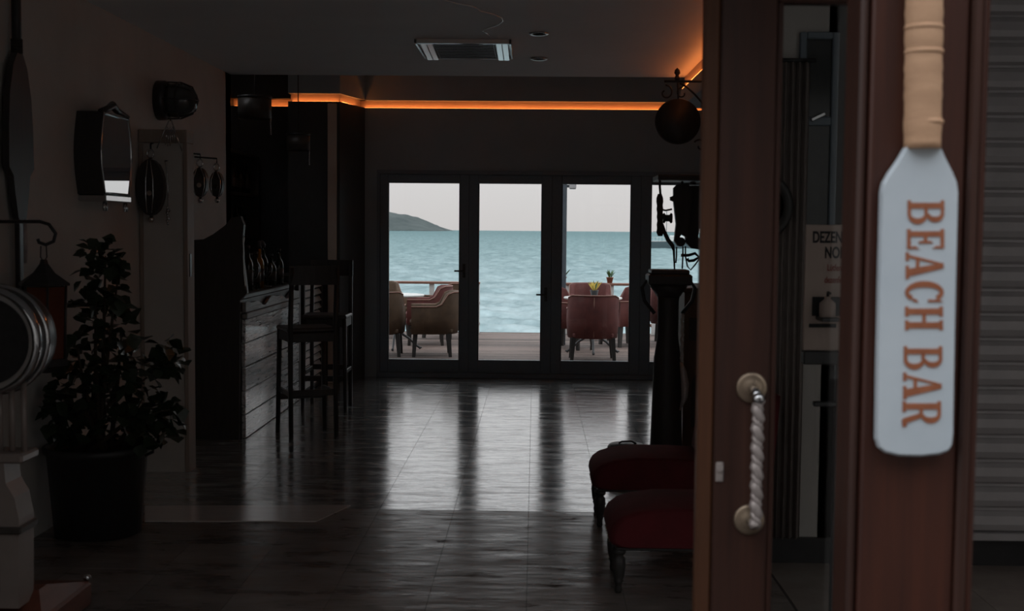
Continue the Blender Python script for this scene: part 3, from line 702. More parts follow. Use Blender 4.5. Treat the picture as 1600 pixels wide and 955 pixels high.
# ---- back-bar shelves in the alcove
sh = thing('back_bar_shelf', 'dark bottle shelf standing in the alcove behind the bar', 'shelf', (-3.02, 10.9, 0))
for y in (-1.15, 0, 1.15): MB().bb(0, .28, y - .02, y + .02, 0, 2.2, .003).build('upright', M['ebony'], sh)
for z in (.5, 1.0, 1.4, 1.8, 2.18): MB().bb(0.002, .278, -1.13, 1.13, z, z + .03, .003).build('shelf_board', M['ebony'], sh)
rnd = random.Random(3); bproto = None; nb = 0
for z, lv_ in ((1.031, 'waist-high'), (1.431, 'eye-level'), (1.831, 'upper')):
    for k in range(12):
        y = 10.9 - 1.06 + k * .095 * 2.0 + rnd.uniform(-.015, .015)
        if abs(y - 10.9) < .05: continue
        lb = 'dark bottle standing on the %s board of the back-bar shelf' % lv_
        if bproto is None:
            bproto = bottle(-2.86, y, z, .30, .036, 'bottle', lb); o_ = bproto
        else: o_ = dup(bproto, (-2.86 + rnd.uniform(-.03, .03), y, z), rnd.uniform(0, 6), lb)
        o_['group'] = 'bottles on the ' + lv_ + ' back-bar board'

# ---- two drum pendants over the bar
def pendant(px, py, Y, r, h, top, label):
    p = on_y(px, py, Y); t = thing('pendant_lamp', label, 'lamp', (p.x, Y, p.z), 0, 'drum pendants over the bar')
    V = MB().lathe([(r, h / 2), (r, -h / 2), (r - .006, -h / 2), (r - .006, h / 2), (r, h / 2)], n=28); V.build('shade', M['darkwood'], t)
    MB().lathe([(r + .004, h / 2 - .02), (r + .004, h / 2), (r - .008, h / 2)], n=28).build('rim', M['iron'], t)
    MB().tube([(0, 0, -h * .1), (0, 0, top - p.z)], .005, 6).build('cord', M['black'], t)
    MB().ball((0, 0, -h * .25), .035).build('bulb', M['lamp_glass'], t)
    for k in range(3):
        a = 2 * PI * k / 3; MB().tube([(0, 0, h * .4), (r * math.cos(a), r * math.sin(a), h * .45)], .003, 6).build('spider_arm', M['iron'], t)
    for k in range(9): MB().ball((r * .98, -.02, -h / 2 - .012 - k * .014), .008, 8, 6).build('bead', M['chrome'], t)
pendant(398, 168, 9.95, .135, .185, 3.149, 'dark drum pendant lamp with bead string hanging in front of orange cove')
pendant(466, 222, 11.0, .105, .155, 3.149, 'smaller dark drum pendant lamp with bead string near the taupe column')

# ================================================================== CRIMSON CHAIRS
def make_fireside():
    """front towards local +Y"""
    t = thing('slipper_chair', 'low crimson velvet chair', 'chair', group='crimson velvet slipper chairs')
    # bullnose seat: profile in (y, z), extruded along x with soft ends
    prof = [(-.34, .195), (.19, .195), (.24, .20), (.264, .215), (.270, .24), (.266, .27), (.25, .30), (.218, .325), (.155, .345), (.05, .36), (-.15, .36), (-.34, .35)]
    V = []; F = []; n_ = len(prof); xs = [(-.215, .90), (-.208, .97), (-.185, 1.0), (.185, 1.0), (.208, .97), (.215, .90)]
    for x, s_ in xs:
        for y, z in prof: V.append((x, y * s_ if y > 0 else y, .26 + (z - .26) * s_))
    for i in range(len(xs) - 1):
        for k in range(n_):
            k2 = (k + 1) % n_; F.append((i * n_ + k, i * n_ + k2, (i + 1) * n_ + k2, (i + 1) * n_ + k))
    sb = MB().add(V, F, True); n2 = len(xs) - 1
    sb.add(V[:n_], [tuple(range(n_))]); sb.add(V[n2 * n_:], [tuple(range(n_))[::-1]]); sb.build('seat', M['crimson'], t)
    MB().bb(-.205, .205, -.31, .24, .185, .2, .004).build('seat_rail', M['ebony'], t)
    V = []; F = []; K = 8
    for i in range(K + 1):
        u = i / K; z = .36 + .47 * u; y = -.33 - .06 * u; wv = .215 - .04 * u ** 3; dpt = .05 * (1 - .25 * u)
        V += [(-wv, y - dpt, z), (wv, y - dpt, z), (wv + .01, y, z), (wv - .02, y + dpt, z), (-wv + .02, y + dpt, z), (-wv - .01, y, z)]
    for i in range(K):
        for k in range(6):
            k2 = (k + 1) % 6; F.append((i * 6 + k, i * 6 + k2, i * 6 + 6 + k2, i * 6 + 6 + k))
    F += [tuple(range(5, -1, -1)), tuple(K * 6 + k for k in range(6))]
    MB().add(V, F, True).build('backrest', M['crimson'], t)
    lp = [(.013, 0), (.016, .012), (.014, .03), (.017, .045), (.021, .05), (.018, .055), (.024, .075), (.029, .12), (.027, .145), (.018, .158), (.028, .168), (.03, .178), (.026, .19)]
    for s_ in (-1, 1):
        MB().lathe(lp, (s_ * .17, .225, 0), 14).build('front_leg', M['ebony'], t)
        MB().tube([(s_ * .17, -.36, 0), (s_ * .17, -.30, .19)], [.016, .024], 4).build('back_leg', M['ebony'], t)
    for k in range(9): MB().ball((-.18 + .045 * k, .262 if 0 < k < 8 else .252, .208), .006, 6, 4).build('stud', M['brass'], t)
    return t
fc = make_fireside()
p = on_z(966, 926); fc.location = (p.x + .225, p.y + .17, 0); fc.rotation_euler.z = PI / 2
fc['label'] = 'crimson velvet slipper chair standing beside the mahogany door leaf'
p = on_z(937, 823); dup(fc, (p.x + .225, p.y + .17, 0), PI / 2, 'crimson velvet slipper chair standing deeper in, next to the round stool')

# low round stool behind the chairs
p = on_y(979, 700, 7.55)
t = thing('round_stool', 'low round black-topped drum stool behind the crimson chairs', 'stool', (p.x, 7.55, 0))
MB().lathe([(.10, 0), (.11, .01), (.105, .12), (.112, .13)], n=24).build('drum', M['cabinet'], t)
MB().lathe([(.115, .13), (.12, .14), (.12, .155), (.105, .172), (0, .176)], n=24).build('cushion', M['black'], t)
MB().tube([(-.05, 0, .174), (-.03, 0, .188), (.03, 0, .19), (.06, 0, .173)], .006, 6).build('handle', M['iron'], t)

# ================================================================== RIGHT SIDE
# tall dark pedestal
yp = 7.62; c = on_y(1042, 600, yp).x
def zz(py): return on_y(1042, py, yp).z
t = thing('pedestal_stand', 'tall dark tapering pedestal with a flat flared top', 'pedestal', (c, yp, 0))
MB().lathe([(.118, 0), (.118, .05), (.108, .08), (.10, zz(690)), (.085, zz(560)), (.066, zz(528)), (.066, zz(470)), (.072, zz(462))], n=20).build('shaft', M['ebony'], t)
MB().lathe([(.075, zz(463)), (.095, zz(455)), (.12, zz(447)), (.105, zz(444))], n=20).build('neck', M['ebony'], t)
MB().bb(-.135, .135, -.12, .12, zz(445), zz(428), .01).build('capital', M['ebony'], t)
MB().bb(-.118, .118, -.11, .11, zz(428), zz(421), .006).build('top_plate', M['ebony'], t)
MB().tube([(-.09, 0, zz(447)), (-.14, 0, zz(440)), (-.165, 0, zz(450)), (-.15, 0, zz(470)), (-.085, 0, zz(490))], .012, 8).build('scroll_handle', M['iron'], t)
MB().tube([(.09, 0, zz(447)), (.14, 0, zz(440)), (.165, 0, zz(450)), (.15, 0, zz(470)), (.085, 0, zz(490))], .012, 8).build('scroll_handle', M['iron'], t)
# twisted dagger-like ornament hung on the pedestal
q = on_y(1066, 490, yp - .12)
t = thing('hanging_ornament', 'twisted rope cord with a curved horn hanging beside the pedestal', 'ornament', (q.x, yp - .13, q.z))
pts = [(.004 * math.sin(k * 1.3), .004 * math.cos(k * 1.3), -k * .012) for k in range(26)]
MB().tube(pts, [.007 + .003 * (k % 2) for k in range(26)], 7).build('cord', M['nickel'], t)
MB().tube([(-.004, 0, -.30), (.012, 0, -.36), (.024, 0, -.44), (.022, 0, -.52), (-.006, 0, -.60)], [.008, .02, .026, .02, .004], 10).build('horn', M['nickel'], t)
# brown cabinet behind the pedestal
t = thing('low_cabinet', 'brown wooden cabinet with arched niche standing against the right wall', 'cabinet', (1.13, 8.45, 0))
MB().bb(-.135, .165, -.38, .38, .04, 1.10, .004).build('body', M['cabinet'], t)
MB().bb(-.155, .168, -.41, .40, 1.10, 1.13, .006).build('top', M['cabinet'], t)
MB().bb(-.13, .16, -.36, .36, 0, .04).build('plinth', M['ebony'], t)
ar = [(-.08, .2), (.08, .2), (.08, .48)] + [(.08 * math.cos(a * PI / 8), .48 + .1 * math.sin(a * PI / 8)) for a in range(1, 8)] + [(-.08, .48)]
MB().prism(ar, -.006, (.0, -.38, 0)).build('arched_niche', M['ebony'], t)
MB().bb(-.1, .12, -.388, -.38, .78, .93, .003).build('drawer', M['ebony'], t)

# wrought-iron bracket with a round dark sign
ys = 8.0
def sp(px, py, dy=0): return on_y(px, py, ys + dy)
b0 = on_y(1059, 127, ys)
t = thing('hanging_round_sign', 'round dark sign hanging from a scrolled iron bracket', 'sign', (1.3, ys, b0.z))
def L_(px, py): v = sp(px, py); return (v.x - 1.3, 0, v.z - b0.z)
e0 = L_(1038, 127)
MB().tube([e0, (-.001, 0, 0)], .008, 8).build('arm', M['iron'], t)
MB().bb(-.012, -.001, -.03, .03, -.25, .08, .003).build('wall_plate', M['iron'], t)
def spiral(c0, r0, r1, a0, a1, n_=22):
    return [(c0[0] + (r0 + (r1 - r0) * k / n_) * math.cos(a0 + (a1 - a0) * k / n_), 0, c0[2] + (r0 + (r1 - r0) * k / n_) * math.sin(a0 + (a1 - a0) * k / n_)) for k in range(n_ + 1)]
MB().tube(spiral(L_(1040, 145), .05, .014, 1.6, -4.2), .006, 7).build('scroll', M['iron'], t)
MB().tube([L_(1062, 130), L_(1073, 136), L_(1084, 146), L_(1095, 158), L_(1110, 178), L_(1125, 205)], .007, 7).build('brace', M['iron'], t)
MB().tube(spiral(L_(1066, 146), .04, .012, 1.6, 6.5), .005, 7).build('scroll', M['iron'], t)
MB().tube(spiral(L_(1094, 228), .045, .012, 2.6, -3.0), .006, 7).build('scroll', M['iron'], t)
f = L_(1058, 124)
MB().lathe([(.014, -.01), (.018, .01), (.01, .025), (.02, .04), (.016, .06), (0, .075)], f, 12).build('finial', M['iron'], t)
sc = L_(1059, 190)
MB().lathe([(0, -.012), (.14, -.012), (.14, .012), (0, .012)], sc, 36, 'Y').build('disc', M['ebony'], t)
MB().tube([(sc[0] + .141 * math.cos(a * PI / 20), 0, sc[2] + .141 * math.sin(a * PI / 20)) for a in range(40)], .008, 7, closed=True).build('rim', M['iron'], t)
MB().tube([L_(1059, 128), (sc[0], 0, sc[2] + .14)], .006, 6).build('hanger', M['iron'], t)

# rigging hung from the ceiling in front of the last pane
yr = 7.85
HZ = on_y(1040, 283, 7.95).z
t = thing('hanging_rail', 'dark timber rail projecting from the right wall carrying the rigging blocks', 'rail', (1.3, 7.97, HZ))
MB().bb(on_y(1024, 283, 7.97).x - 1.3, -.001, -.17, .18, .0, .035, .004).build('board', M['ebony'], t)
MB().bb(-.03, -.001, -.2, .2, -.1, .06, .004).build('wall_plate', M['ebony'], t)
def R_(px, py): v = on_y(px, py, yr); return v
top = R_(1031, 286)
t = thing('rope_fender', 'knotted rope fender hanging from the ceiling before the last pane', 'rope fender', (top.x, yr, HZ))
def rl(px, py): v = R_(px, py); return (v.x - top.x, 0, v.z - HZ)
MB().tube([(0, 0, -.001), rl(1031, 290), rl(1032, 304)], .008, 7).build('rope', M['rope'], t)
ys_ = [303, 309, 315, 321, 327, 333, 339, 345, 351, 357, 363, 369]
MB().tube([rl(1031 + (k - 3) * .05, y) for k, y in enumerate(ys_)], [.012, .021, .023, .019, .022, .018, .021, .017, .022, .02, .024, .014], 9).build('knotted_body', M['rope'], t)
MB().tube([rl(1034, 350), rl(1038, 362), rl(1044, 375), rl(1051, 384), rl(1053, 392), rl(1054, 421)], [.012, .013, .014, .014, .008, .005], 7).build('tail', M['rope'], t)
MB().lathe([(.03, -.03), (.034, -.02), (.022, -.012), (.022, .012), (.034, .02), (.03, .03)], rl(1043, 341), 14, 'X').build('sheave', M['iron'], t)
MB().tube([rl(1032, 327), rl(1040, 329), rl(1050, 327)], .006, 6).build('toggle', M['iron'], t)
q = R_(1066, 300)
t = thing('pulley_block', 'large black wooden rigging block hanging before the last pane', 'pulley block', (q.x, yr + .1, HZ), 0, 'rigging blocks')
def rl(px, py): v = on_y(px, py, yr + .1); return (v.x - q.x, 0, v.z - HZ)
ot = [(1052, 294), (1057, 289), (1075, 286), (1080, 300), (1078, 345), (1073, 372), (1064, 366), (1060, 374), (1058, 384), (1053, 376), (1056, 350), (1052, 315), (1047, 313), (1047, 308), (1052, 306)]
MB().prism([(rl(x, y)[0], rl(x, y)[2]) for x, y in ot], .05, (0, -.025, 0)).build('cheek', M['ebony'], t)
MB().tube([(rl(1066, 288)[0], 0, -.001), rl(1066, 292)], .007, 6).build('hanging_line', M['rope'], t)
MB().lathe([(.03, -.034), (.03, .034)], rl(1063, 378), 14, 'Y').build('sheave', M['iron'], t)
MB().tube([rl(1057, 386), rl(1057, 400), rl(1056, 411)], .005, 6).build('loose_line', M['rope'], t)
MB().tube([rl(1067, 385), rl(1067, 400), rl(1066, 420)], .005, 6).build('loose_line', M['rope'], t)
q = R_(1086, 300)
t = thing('pulley_block', 'long dark rigging block with iron hook and looped line', 'pulley block', (q.x, yr + .25, HZ), 0, 'rigging blocks')
def rl(px, py): v = on_y(px, py, yr + .25); return (v.x - q.x, 0, v.z - HZ)
ot = [(1076, 290), (1100, 290), (1100, 350), (1092, 358), (1090, 370), (1096, 378), (1092, 390), (1080, 388), (1070, 378), (1072, 340)]
MB().prism([(rl(x, y)[0], rl(x, y)[2]) for x, y in ot], .05, (0, -.025, 0)).build('cheek', M['ebony'], t)
MB().tube([(0, 0, -.001), rl(1087, 287)], .008, 6).build('hanging_line', M['rope'], t)
MB().tube([rl(1071, 385), rl(1071, 400), rl(1074, 416), rl(1079, 422), rl(1086, 414), rl(1093, 404)], .005, 6).build('looped_line', M['rope'], t)
MB().tube([rl(1064, 399), rl(1076, 399), rl(1086, 396), rl(1092, 402), rl(1084, 407), rl(1076, 408), rl(1074, 404)], .010, 7).build('hook', M['iron'], t)

# ================================================================== CEILING FITTINGS
A = [on_z(646, 60, CZ), on_z(801, 61, CZ), on_z(801, 86, CZ), on_z(664, 86, CZ)]
ax0, ax1 = (A[0].x + A[3].x) / 2, (A[1].x + A[2].x) / 2; ay0, ay1 = (A[0].y + A[1].y) / 2, (A[2].y + A[3].y) / 2
t = thing('air_conditioner', 'square ceiling cassette air conditioner with white louvres', 'air conditioner', ((ax0 + ax1) / 2, (ay0 + ay1) / 2, CZ))
hx, hy = (ax1 - ax0) / 2, (ay1 - ay0) / 2
MB().bb(-hx, hx, -hy, -hy + .03, -.03, -.001, .004).bb(-hx, hx, hy - .03, hy, -.03, -.001, .004).bb(-hx, -hx + .02, -hy, hy, -.03, -.001, .004).bb(hx - .02, hx, -hy, hy, -.03, -.001, .004).build('panel_frame', M['acwhite'], t)
for s_ in (-1, 1):
    for o_ in (.045, .085):
        MB().box((s_ * (hx - o_), 0, -.022), (.034, hy * 2 - .06, .004), (-.05, 0, 0)).build('louvre', M['acwhite'], t)
MB().bb(-hx + .11, hx - .11, -hy + .035, hy - .035, -.026, -.012, .004).build('intake_grille', M['black'], t)
for k in range(9):
    y = -hy + .06 + (2 * hy - .12) * k / 8; MB().bb(-hx + .12, hx - .12, y - .004, y + .004, -.030, -.026).build('grille_bar', M['black'], t)
MB().bb(-hx + .02, hx - .02, -hy + .03, hy - .03, -.011, -.001).build('housing', M['iron'], t)
for px, py, lb in ((842, 51.5, 'recessed ceiling downlight nearer the entrance'), (842, 91, 'recessed ceiling downlight nearer the glass doors')):
    q = on_z(px, py, CZ); t = thing('downlight', lb, 'ceiling light', q, 0, 'recessed downlights')
    MB().lathe([(.040, -.001), (.062, -.001), (.062, -.006), (.055, -.011), (.042, -.008), (.040, -.001)], n=28).build('ring', M['chrome'], t)
    MB().lathe([(0, -.004), (.040, -.004)], n=28).build('lens', M['lamp_glass'], t)
pts = [on_z(x, y, CZ - .0035) for x, y in ((690, 0), (712, 5), (740, 10), (752, 18), (770, 22), (784, 28), (786, 33), (778, 39), (762, 44), (754, 48), (762, 53), (766, 56))]
q = pts[6]; MBW = MB().tube([p_ - q for p_ in pts], .003, 6)
tag(MBW.build('ceiling_cable', M['acwhite'], None, q), 'thin pale loose cable running along the ceiling beside the downlights', 'cable')

# ================================================================== LEFT WALL
# bow-sided mirror
XM = .14
m0, m1 = on_x(158, 235, XL + XM).y, on_x(205, 235, XL + XM).y
mz0, mz1 = on_x(182, 303, XL + XM).z, on_x(182, 182, XL + XM).z
my = (m0 + m1) / 2; mh = (m1 - m0) / 2
t = thing('wall_mirror', 'bow-sided wall mirror with thin metal rim and scroll crest', 'mirror', (XL, my, (mz0 + mz1) / 2))
hz = (mz1 - mz0) / 2
out = [(-mh * (.80 + .20 * math.cos(u * PI / 2)), u * hz) for u in [k / 8 for k in range(-8, 9)]] + [(mh * (.80 + .20 * math.cos(u * PI / 2)), u * hz) for u in [k / 8 for k in range(8, -9, -1)]]
MB().prism([(a * 1.06, b * 1.04) for a, b in out], XM - .004, (XM - .003, 0, 0), (0, 1, 0), (0, 0, 1)).build('case', M['ebony'], t)
MB().prism(out, .003, (XM, 0, 0), (0, 1, 0), (0, 0, 1)).build('mirror_glass', M['mirror'], t)
MB().tube([(XM, a, b) for a, b in out], .006, 6, closed=True).build('rim', M['chrome'], t)
MB().bb(.001, XM + .01, -mh * .85, mh * .85, -hz - .045, -hz - .008, .006).build('bottom_bar', M['chrome'], t)
for s_ in (-1, -.8, .8, 1): MB().lathe([(.006, -.05), (.009, -.03), (.006, 0)], (XM - .01, s_ * mh * .75, -hz - .045), 8).build('drop', M['chrome'], t)
MB().tube([(XM - .02, -mh * .8, hz + .012), (XM - .02, -mh * .3, hz + .035), (XM - .02, 0, hz + .06), (XM - .02, mh * .3, hz + .035), (XM - .02, mh * 1.1, hz + .02)], [.012, .018, .022, .018, .008], 8).build('crest', M['iron'], t)
# bulkhead lamp
q = on_x(252, 157, XL + .02); yl = q.y
t = thing('bulkhead_lamp', 'round caged bulkhead lamp fixed high on the left wall', 'lamp', (XL, yl, q.z))
MB().lathe([(.125, .001), (.125, .05), (.11, .07)], n=26, axis='X').build('base', M['iron'], t)
MB().lathe([(.105, .07), (.108, .12), (.10, .18), (.075, .225), (.04, .245), (0, .25)], n=26, axis='X').build('glass_dome', M['lamp_glass'], t)
for k in range(4):
    a = PI * k / 4; c_, s_ = math.cos(a), math.sin(a)
    MB().tube([(.06, c_ * .116, s_ * .116), (.15, c_ * .113, s_ * .113), (.22, c_ * .085, s_ * .085), (.257, 0, 0), (.22, -c_ * .085, -s_ * .085), (.15, -c_ * .113, -s_ * .113), (.06, -c_ * .116, -s_ * .116)], .005, 6).build('cage_bar', M['iron'], t)
MB().tube([(.14, .115 * math.cos(k * PI / 12), .115 * math.sin(k * PI / 12)) for k in range(24)], .005, 6, closed=True).build('cage_ring', M['iron'], t)
# triangular wind chime above the door casing
q = on_y(266, 195, yq - .04)
t = thing('wind_chime', 'small triangular metal wind chime hanging above the door casing', 'wind chime', (q.x, yq - .04, q.z))
def wl(px, py): v = on_y(px, py, yq - .04); return (v.x - q.x, 0, v.z - q.z)
MB().tube([wl(264, 188), wl(245, 232)], .004, 6).build('side_bar', M['chrome'], t)
MB().tube([wl(268, 188), wl(284, 236)], .004, 6).build('side_bar', M['chrome'], t)
for k, (x, y) in enumerate(((258, 226), (262, 229), (266, 228), (270, 222), (274, 224))): MB().tube([wl(266 + (x - 266) * .5, 198 + 2 * (k % 2)), wl(x, y)], .003, 6).build('chime_rod', M['chrome'], t)
MB().tube([(0, 0, .03), wl(266, 186)], .003, 6).build('hook', M['iron'], t)
MB().tube([wl(266, 188), (wl(266, 188)[0], .04, wl(266, 188)[2])], .004, 6).build('wall_arm', M['iron'], t)
# hanging black block with bright steel strap
def wall_block(px, py, Y, h, w_, label, strap):
    q = on_y(px, py, Y); t = thing('pulley_block', label, 'pulley block', (q.x, Y, q.z), 0, 'black rigging blocks on the left wall')
    n_ = 20; o = [(w_ * math.sin(2 * PI * k / n_) * (1 if abs(math.cos(2 * PI * k / n_)) < .9 else .9), h * math.cos(2 * PI * k / n_)) for k in range(n_)]
    MB().prism(o, .06, (0, -.03, 0)).build('cheek', M['ebony'], t)
    for s_ in strap:
        MB().tube([(s_ * w_ * .45, -.034, -h * .9), (s_ * w_ * .75, -.034, -h * .3), (s_ * w_ * .72, -.034, h * .3), (s_ * w_ * .25, -.034, h * .95)], .004, 6).build('steel_strap', M['chrome'], t)
    MB().tube([(.02 * math.cos(k * PI / 6), -.01, h + .03 + .025 * math.sin(k * PI / 6)) for k in range(12)], .006, 6, closed=True).build('eye', M['chrome'], t)
    MB().lathe([(.016, -.034), (.016, .034)], (0, 0, -h * .2), 12, 'Y').build('pin', M['chrome'], t)
    MB().tube([(0, 0, h + .055), (0, .0, h + .09), ((0, .049, h + .1) if yq > Y else (XL + .002 - q.x, 0, h + .1))], .006, 6).build('wall_hook', M['iron'], t)
    MB().lathe([(.012, -h - .04), (.02, -h - .02), (.008, -h)], (0, 0, 0), 10).build('tail_eye', M['chrome'], t)
wall_block(236, 293, yq - .05, .17, .085, 'largest black rigging block, hung in front of the door casing', (-.35, .35))
wall_block(313, 285, 8.25, .10, .05, 'slim black rigging block with bright steel loop beside the door casing', (-1, 1))
wall_block(339, 288, 8.55, .09, .045, 'smallest black rigging block above the carved bar end panel', (-1, 1))
q = on_y(258, 270, yq - .05)
t = thing('tassel_chain', 'thin chain with a beaded tassel hanging by the door casing', 'tassel', (q.x, yq - .05, q.z))
MB().tube([(0, 0, .07), (.012, 0, 0), (.016, 0, -.1), (.014, 0, -.2)], .003, 6).build('chain', M['chrome'], t)
for k in range(7): MB().ball((.014 + .004 * math.sin(k * 2.1), 0, -.21 - k * .016), .009 + .004 * (k % 3 == 1), 8, 6).build('bead', M['chrome'], t)
MB().tube([(0, 0, .07), (0, .049, .075)], .004, 6).build('wall_hook', M['iron'], t)
# dark oar on the left wall
yo = on_x(30, 200, XL + .04).y
def oz(py): return on_x(30, py, XL + .04).z
t = thing('wall_oar', 'dark wooden oar hung blade-down flat on the left wall', 'oar', (XL + .035, yo, oz(200)))
def ol(py): return oz(py) - oz(200)
MB().tube([(0, 0, ol(85)), (0, 0, min(ol(-60), CZ - .02 - oz(200)))], .022, 10).build('shaft', M['ebony'], t)
bw = [(0.03, 84), (.075, 105), (.115, 150), (.13, 200), (.135, 262), (.09, 275), (.075, 300), (.045, 340), (.03, 345)]
MB().prism([(-a, ol(b)) for a, b in bw] + [(a, ol(b)) for a, b in bw[::-1]], .03, (.015, 0, 0), (0, 1, 0), (0, 0, 1)).build('blade', M['ebony'], t)
for k in range(5): MB().lathe([(.026, -.006), (.026, .006)], (0, 0, ol(64) - k * .013), 12).build('lashing', M['rope'], t)
MB().tube([(.0, .05, ol(345)), (.0, .055, ol(380)), (.0, .05, ol(412))], [.012, .014, .010], 8).build('lit_strip', M['nickel'], t)  # pale tube stands for the bright-lit strip below the blade
MB().bb(-.012, .012, -.03, .012, ol(460), ol(340), .003).build('lower_handle', M['iron'], t)
# iron scroll bracket and hanging lantern
q = on_x(20, 347, XL + .01); yk = on_x(40, 350, XL + .15).y
lan = on_y(70, 395, yk); X0 = XL + .002
t = thing('scroll_bracket', 'black iron scroll hook projecting from the left wall', 'bracket', (X0, yk, on_y(60, 347, yk).z))
rx = lan.x - X0 + .05
MB().bb(0, .008, -.02, .02, -.07, .03, .002).build('wall_plate', M['iron'], t)
MB().tube([(.004, 0, 0), (rx - .07, 0, .002), (rx - .03, 0, -.01), (rx, 0, -.05), (rx - .01, 0, -.085), (rx - .045, 0, -.1), (rx - .075, 0, -.09), (rx - .08, 0, -.075)], .008, 8).build('hook', M['iron'], t)
t = thing('hanging_lantern', 'red-brown glazed metal lantern hanging from the scroll hook', 'lantern', (lan.x - .005, yk, on_y(60, 347, yk).z - .105))
MB().tube([(.012, 0, .0), (.014, 0, -.05), (0, 0, -.07), (-.014, 0, -.05), (-.012, 0, 0)], .003, 6).build('hanger', M['iron'], t)
MB().lathe([(.015, -.06), (.02, -.08), (.05, -.12), (.115, -.165), (.115, -.175)], n=6, smooth=False).build('roof', M['iron'], t)
MB().lathe([(.085, -.50), (.095, -.18)], n=6, smooth=False).build('glass_body', M['amberglass'], t)
for k in range(6):
    a = PI / 3 * k; MB().tube([(.088 * math.cos(a), .088 * math.sin(a), -.50), (.098 * math.cos(a), .098 * math.sin(a), -.175)], .006, 6).build('frame_bar', M['iron'], t)
MB().lathe([(.06, -.56), (.1, -.53), (.1, -.50), (.02, -.50)], n=6, smooth=False).build('base', M['iron'], t)

# potted fig tree
pc = Vector((on_y(150, 800, 5.86).x, 5.86, 0))
t = thing('potted_tree', 'bushy dark-leaved plant in a large black tapered pot', 'potted plant', (pc.x + .012, pc.y, 0))
MB().lathe([(.19, 0), (.205, .006), (.238, .40), (.252, .405), (.256, .43), (.246, .44), (.236, .435), (.23, .39)], n=32).build('pot', M['black'], t)
MB().lathe([(0, .40), (.232, .39)], n=24).build('soil', M['soil'], t)
MB().tube([(.245, -.03, .39), (.285, -.04, .41), (.29, -.04, .43), (.25, -.03, .425)], .008, 6).build('pot_handle', M['black'], t)
def pl(px, py, dy=0): v = on_y(px, py, 5.86 + dy); return Vector((max(v.x, XL + .10) - t.location.x, dy, v.z))
tips = [(165, 400), (185, 430), (150, 460), (120, 540), (190, 520), (230, 590), (265, 640), (90, 620), (140, 640), (215, 670)]
stems = []
rnd = random.Random(11)
for k, (x, y) in enumerate(tips):
    dy = rnd.uniform(-.1, .12); e = pl(x, y, dy); s0 = Vector((rnd.uniform(-.06, .06), rnd.uniform(-.06, .06), .40)); mdl = (s0 + e) / 2 + Vector((rnd.uniform(-.04, .04), 0, .05))
    MB().tube([s0, s0.lerp(mdl, .55), mdl, mdl.lerp(e, .55), e], [.014, .012, .010, .007, .004], 6).build('stem', M['bark'], t)
    stems.append((s0, mdl, e))
clus = [(162, 400, 34, 30), (165, 440, 38, 36), (160, 490, 48, 40), (150, 545, 60, 40), (195, 560, 50, 45), (120, 600, 55, 50), (180, 620, 70, 45), (235, 620, 48, 48), (100, 660, 40, 34), (245, 670, 42, 30), (190, 660, 50, 30), (70, 640, 18, 50), (262, 560, 22, 30)]
def leaf_geo(L=.07, W=.034):
    return [(0, 0, 0), (W * .8, L * .3, .006), (W, L * .55, .004), (0, L, -.012), (-W, L * .55, .004), (-W * .8, L * .3, .006), (0, L * .5, -.004)], [(0, 1, 6), (1, 2, 6), (2, 3, 6), (3, 4, 6), (4, 5, 6), (5, 0, 6)]
lv0, lf0 = leaf_geo()
lm = [MB().add([Vector(p_) * s_ for p_ in lv0], lf0, True).mesh('leaf', M['leaf']) for s_ in (.75, 1.0, 1.25)]
extra = MB(); cnt = 0
for i in range(620):
    c = clus[i % len(clus)]
    while True:
        a, b = rnd.uniform(-1, 1), rnd.uniform(-1, 1)
        if a * a + b * b < 1: break
    pos = pl(c[0] + a * c[2], c[1] + b * c[3], rnd.uniform(-.17, .17))
    e = Euler((rnd.uniform(-1.2, .6), rnd.uniform(-.7, .7), rnd.uniform(0, 2 * PI)))
    if i < 290:
        o_ = obj('leaf', rnd.choice(lm), t, pos); o_.rotation_euler = e
    else:
        s_ = rnd.uniform(.75, 1.25); R = e.to_matrix(); extra.add([pos + R @ (Vector(p_) * s_) for p_ in lv0], lf0, True)
ex = extra.build('foliage', M['leaf'], t); ex['kind'] = 'stuff'

# antique scale in the left foreground
ysc = 4.3; rc = on_y(-6, 530, ysc); rr = 84 / FPX * ysc
t = thing('antique_scale', 'antique cream pedestal scale with a chrome-rimmed round dial head', 'scale', (rc.x, ysc, 0))
MB().lathe([(rr * .72, -.09), (rr * .98, -.09), (rr, -.06), (rr, .05), (rr * .96, .09), (0, .10)], (0, 0, rc.z), 40, 'Y').build('dial_housing', M['iron'], t)
MB().tube([(rr * .90 * math.cos(k * PI / 24), -.075, rc.z + rr * .90 * math.sin(k * PI / 24)) for k in range(48)], .024, 10, closed=True).build('chrome_rim', M['chrome'], t)
MB().tube([(rr * .985 * math.cos(k * PI / 24), -.01, rc.z + rr * .985 * math.sin(k * PI / 24)) for k in range(48)], .014, 8, closed=True).build('outer_rim', M['chrome'], t)
MB().lathe([(0, -.055), (rr * .8, -.055)], (0, 0, rc.z), 36, 'Y').build('dial_face', M['redwood'], t)
MB().bb(-.004, .004, -.066, -.062, rc.z - .02, rc.z + rr * .6, .001).build('pointer', M['black'], t)
zb = on_y(20, 705, ysc).z; zh = rc.z - rr * .9
for x in (-.11, -.06, .022, .065, .108):
    MB().tube([(x, -.03, zb), (x, -.03, zh + .03)], .011, 8).build('rod', M['cream'], t)
MB().bb(-.14, .125, -.09, .06, zb - .03, zb + .005, .008).build('collar', M['cream'], t)
z2 = on_y(20, 770, ysc).z
pr = [(-.13, .14), (.10, .14), (.105, z2 - .08), (.09, z2), (.06, z2 + .05), (.055, zb - .03), (-.085, zb - .03), (-.09, z2 + .05), (-.12, z2)]
MB().prism(pr, .13, (0, -.08, 0)).build('column', M['cream'], t)
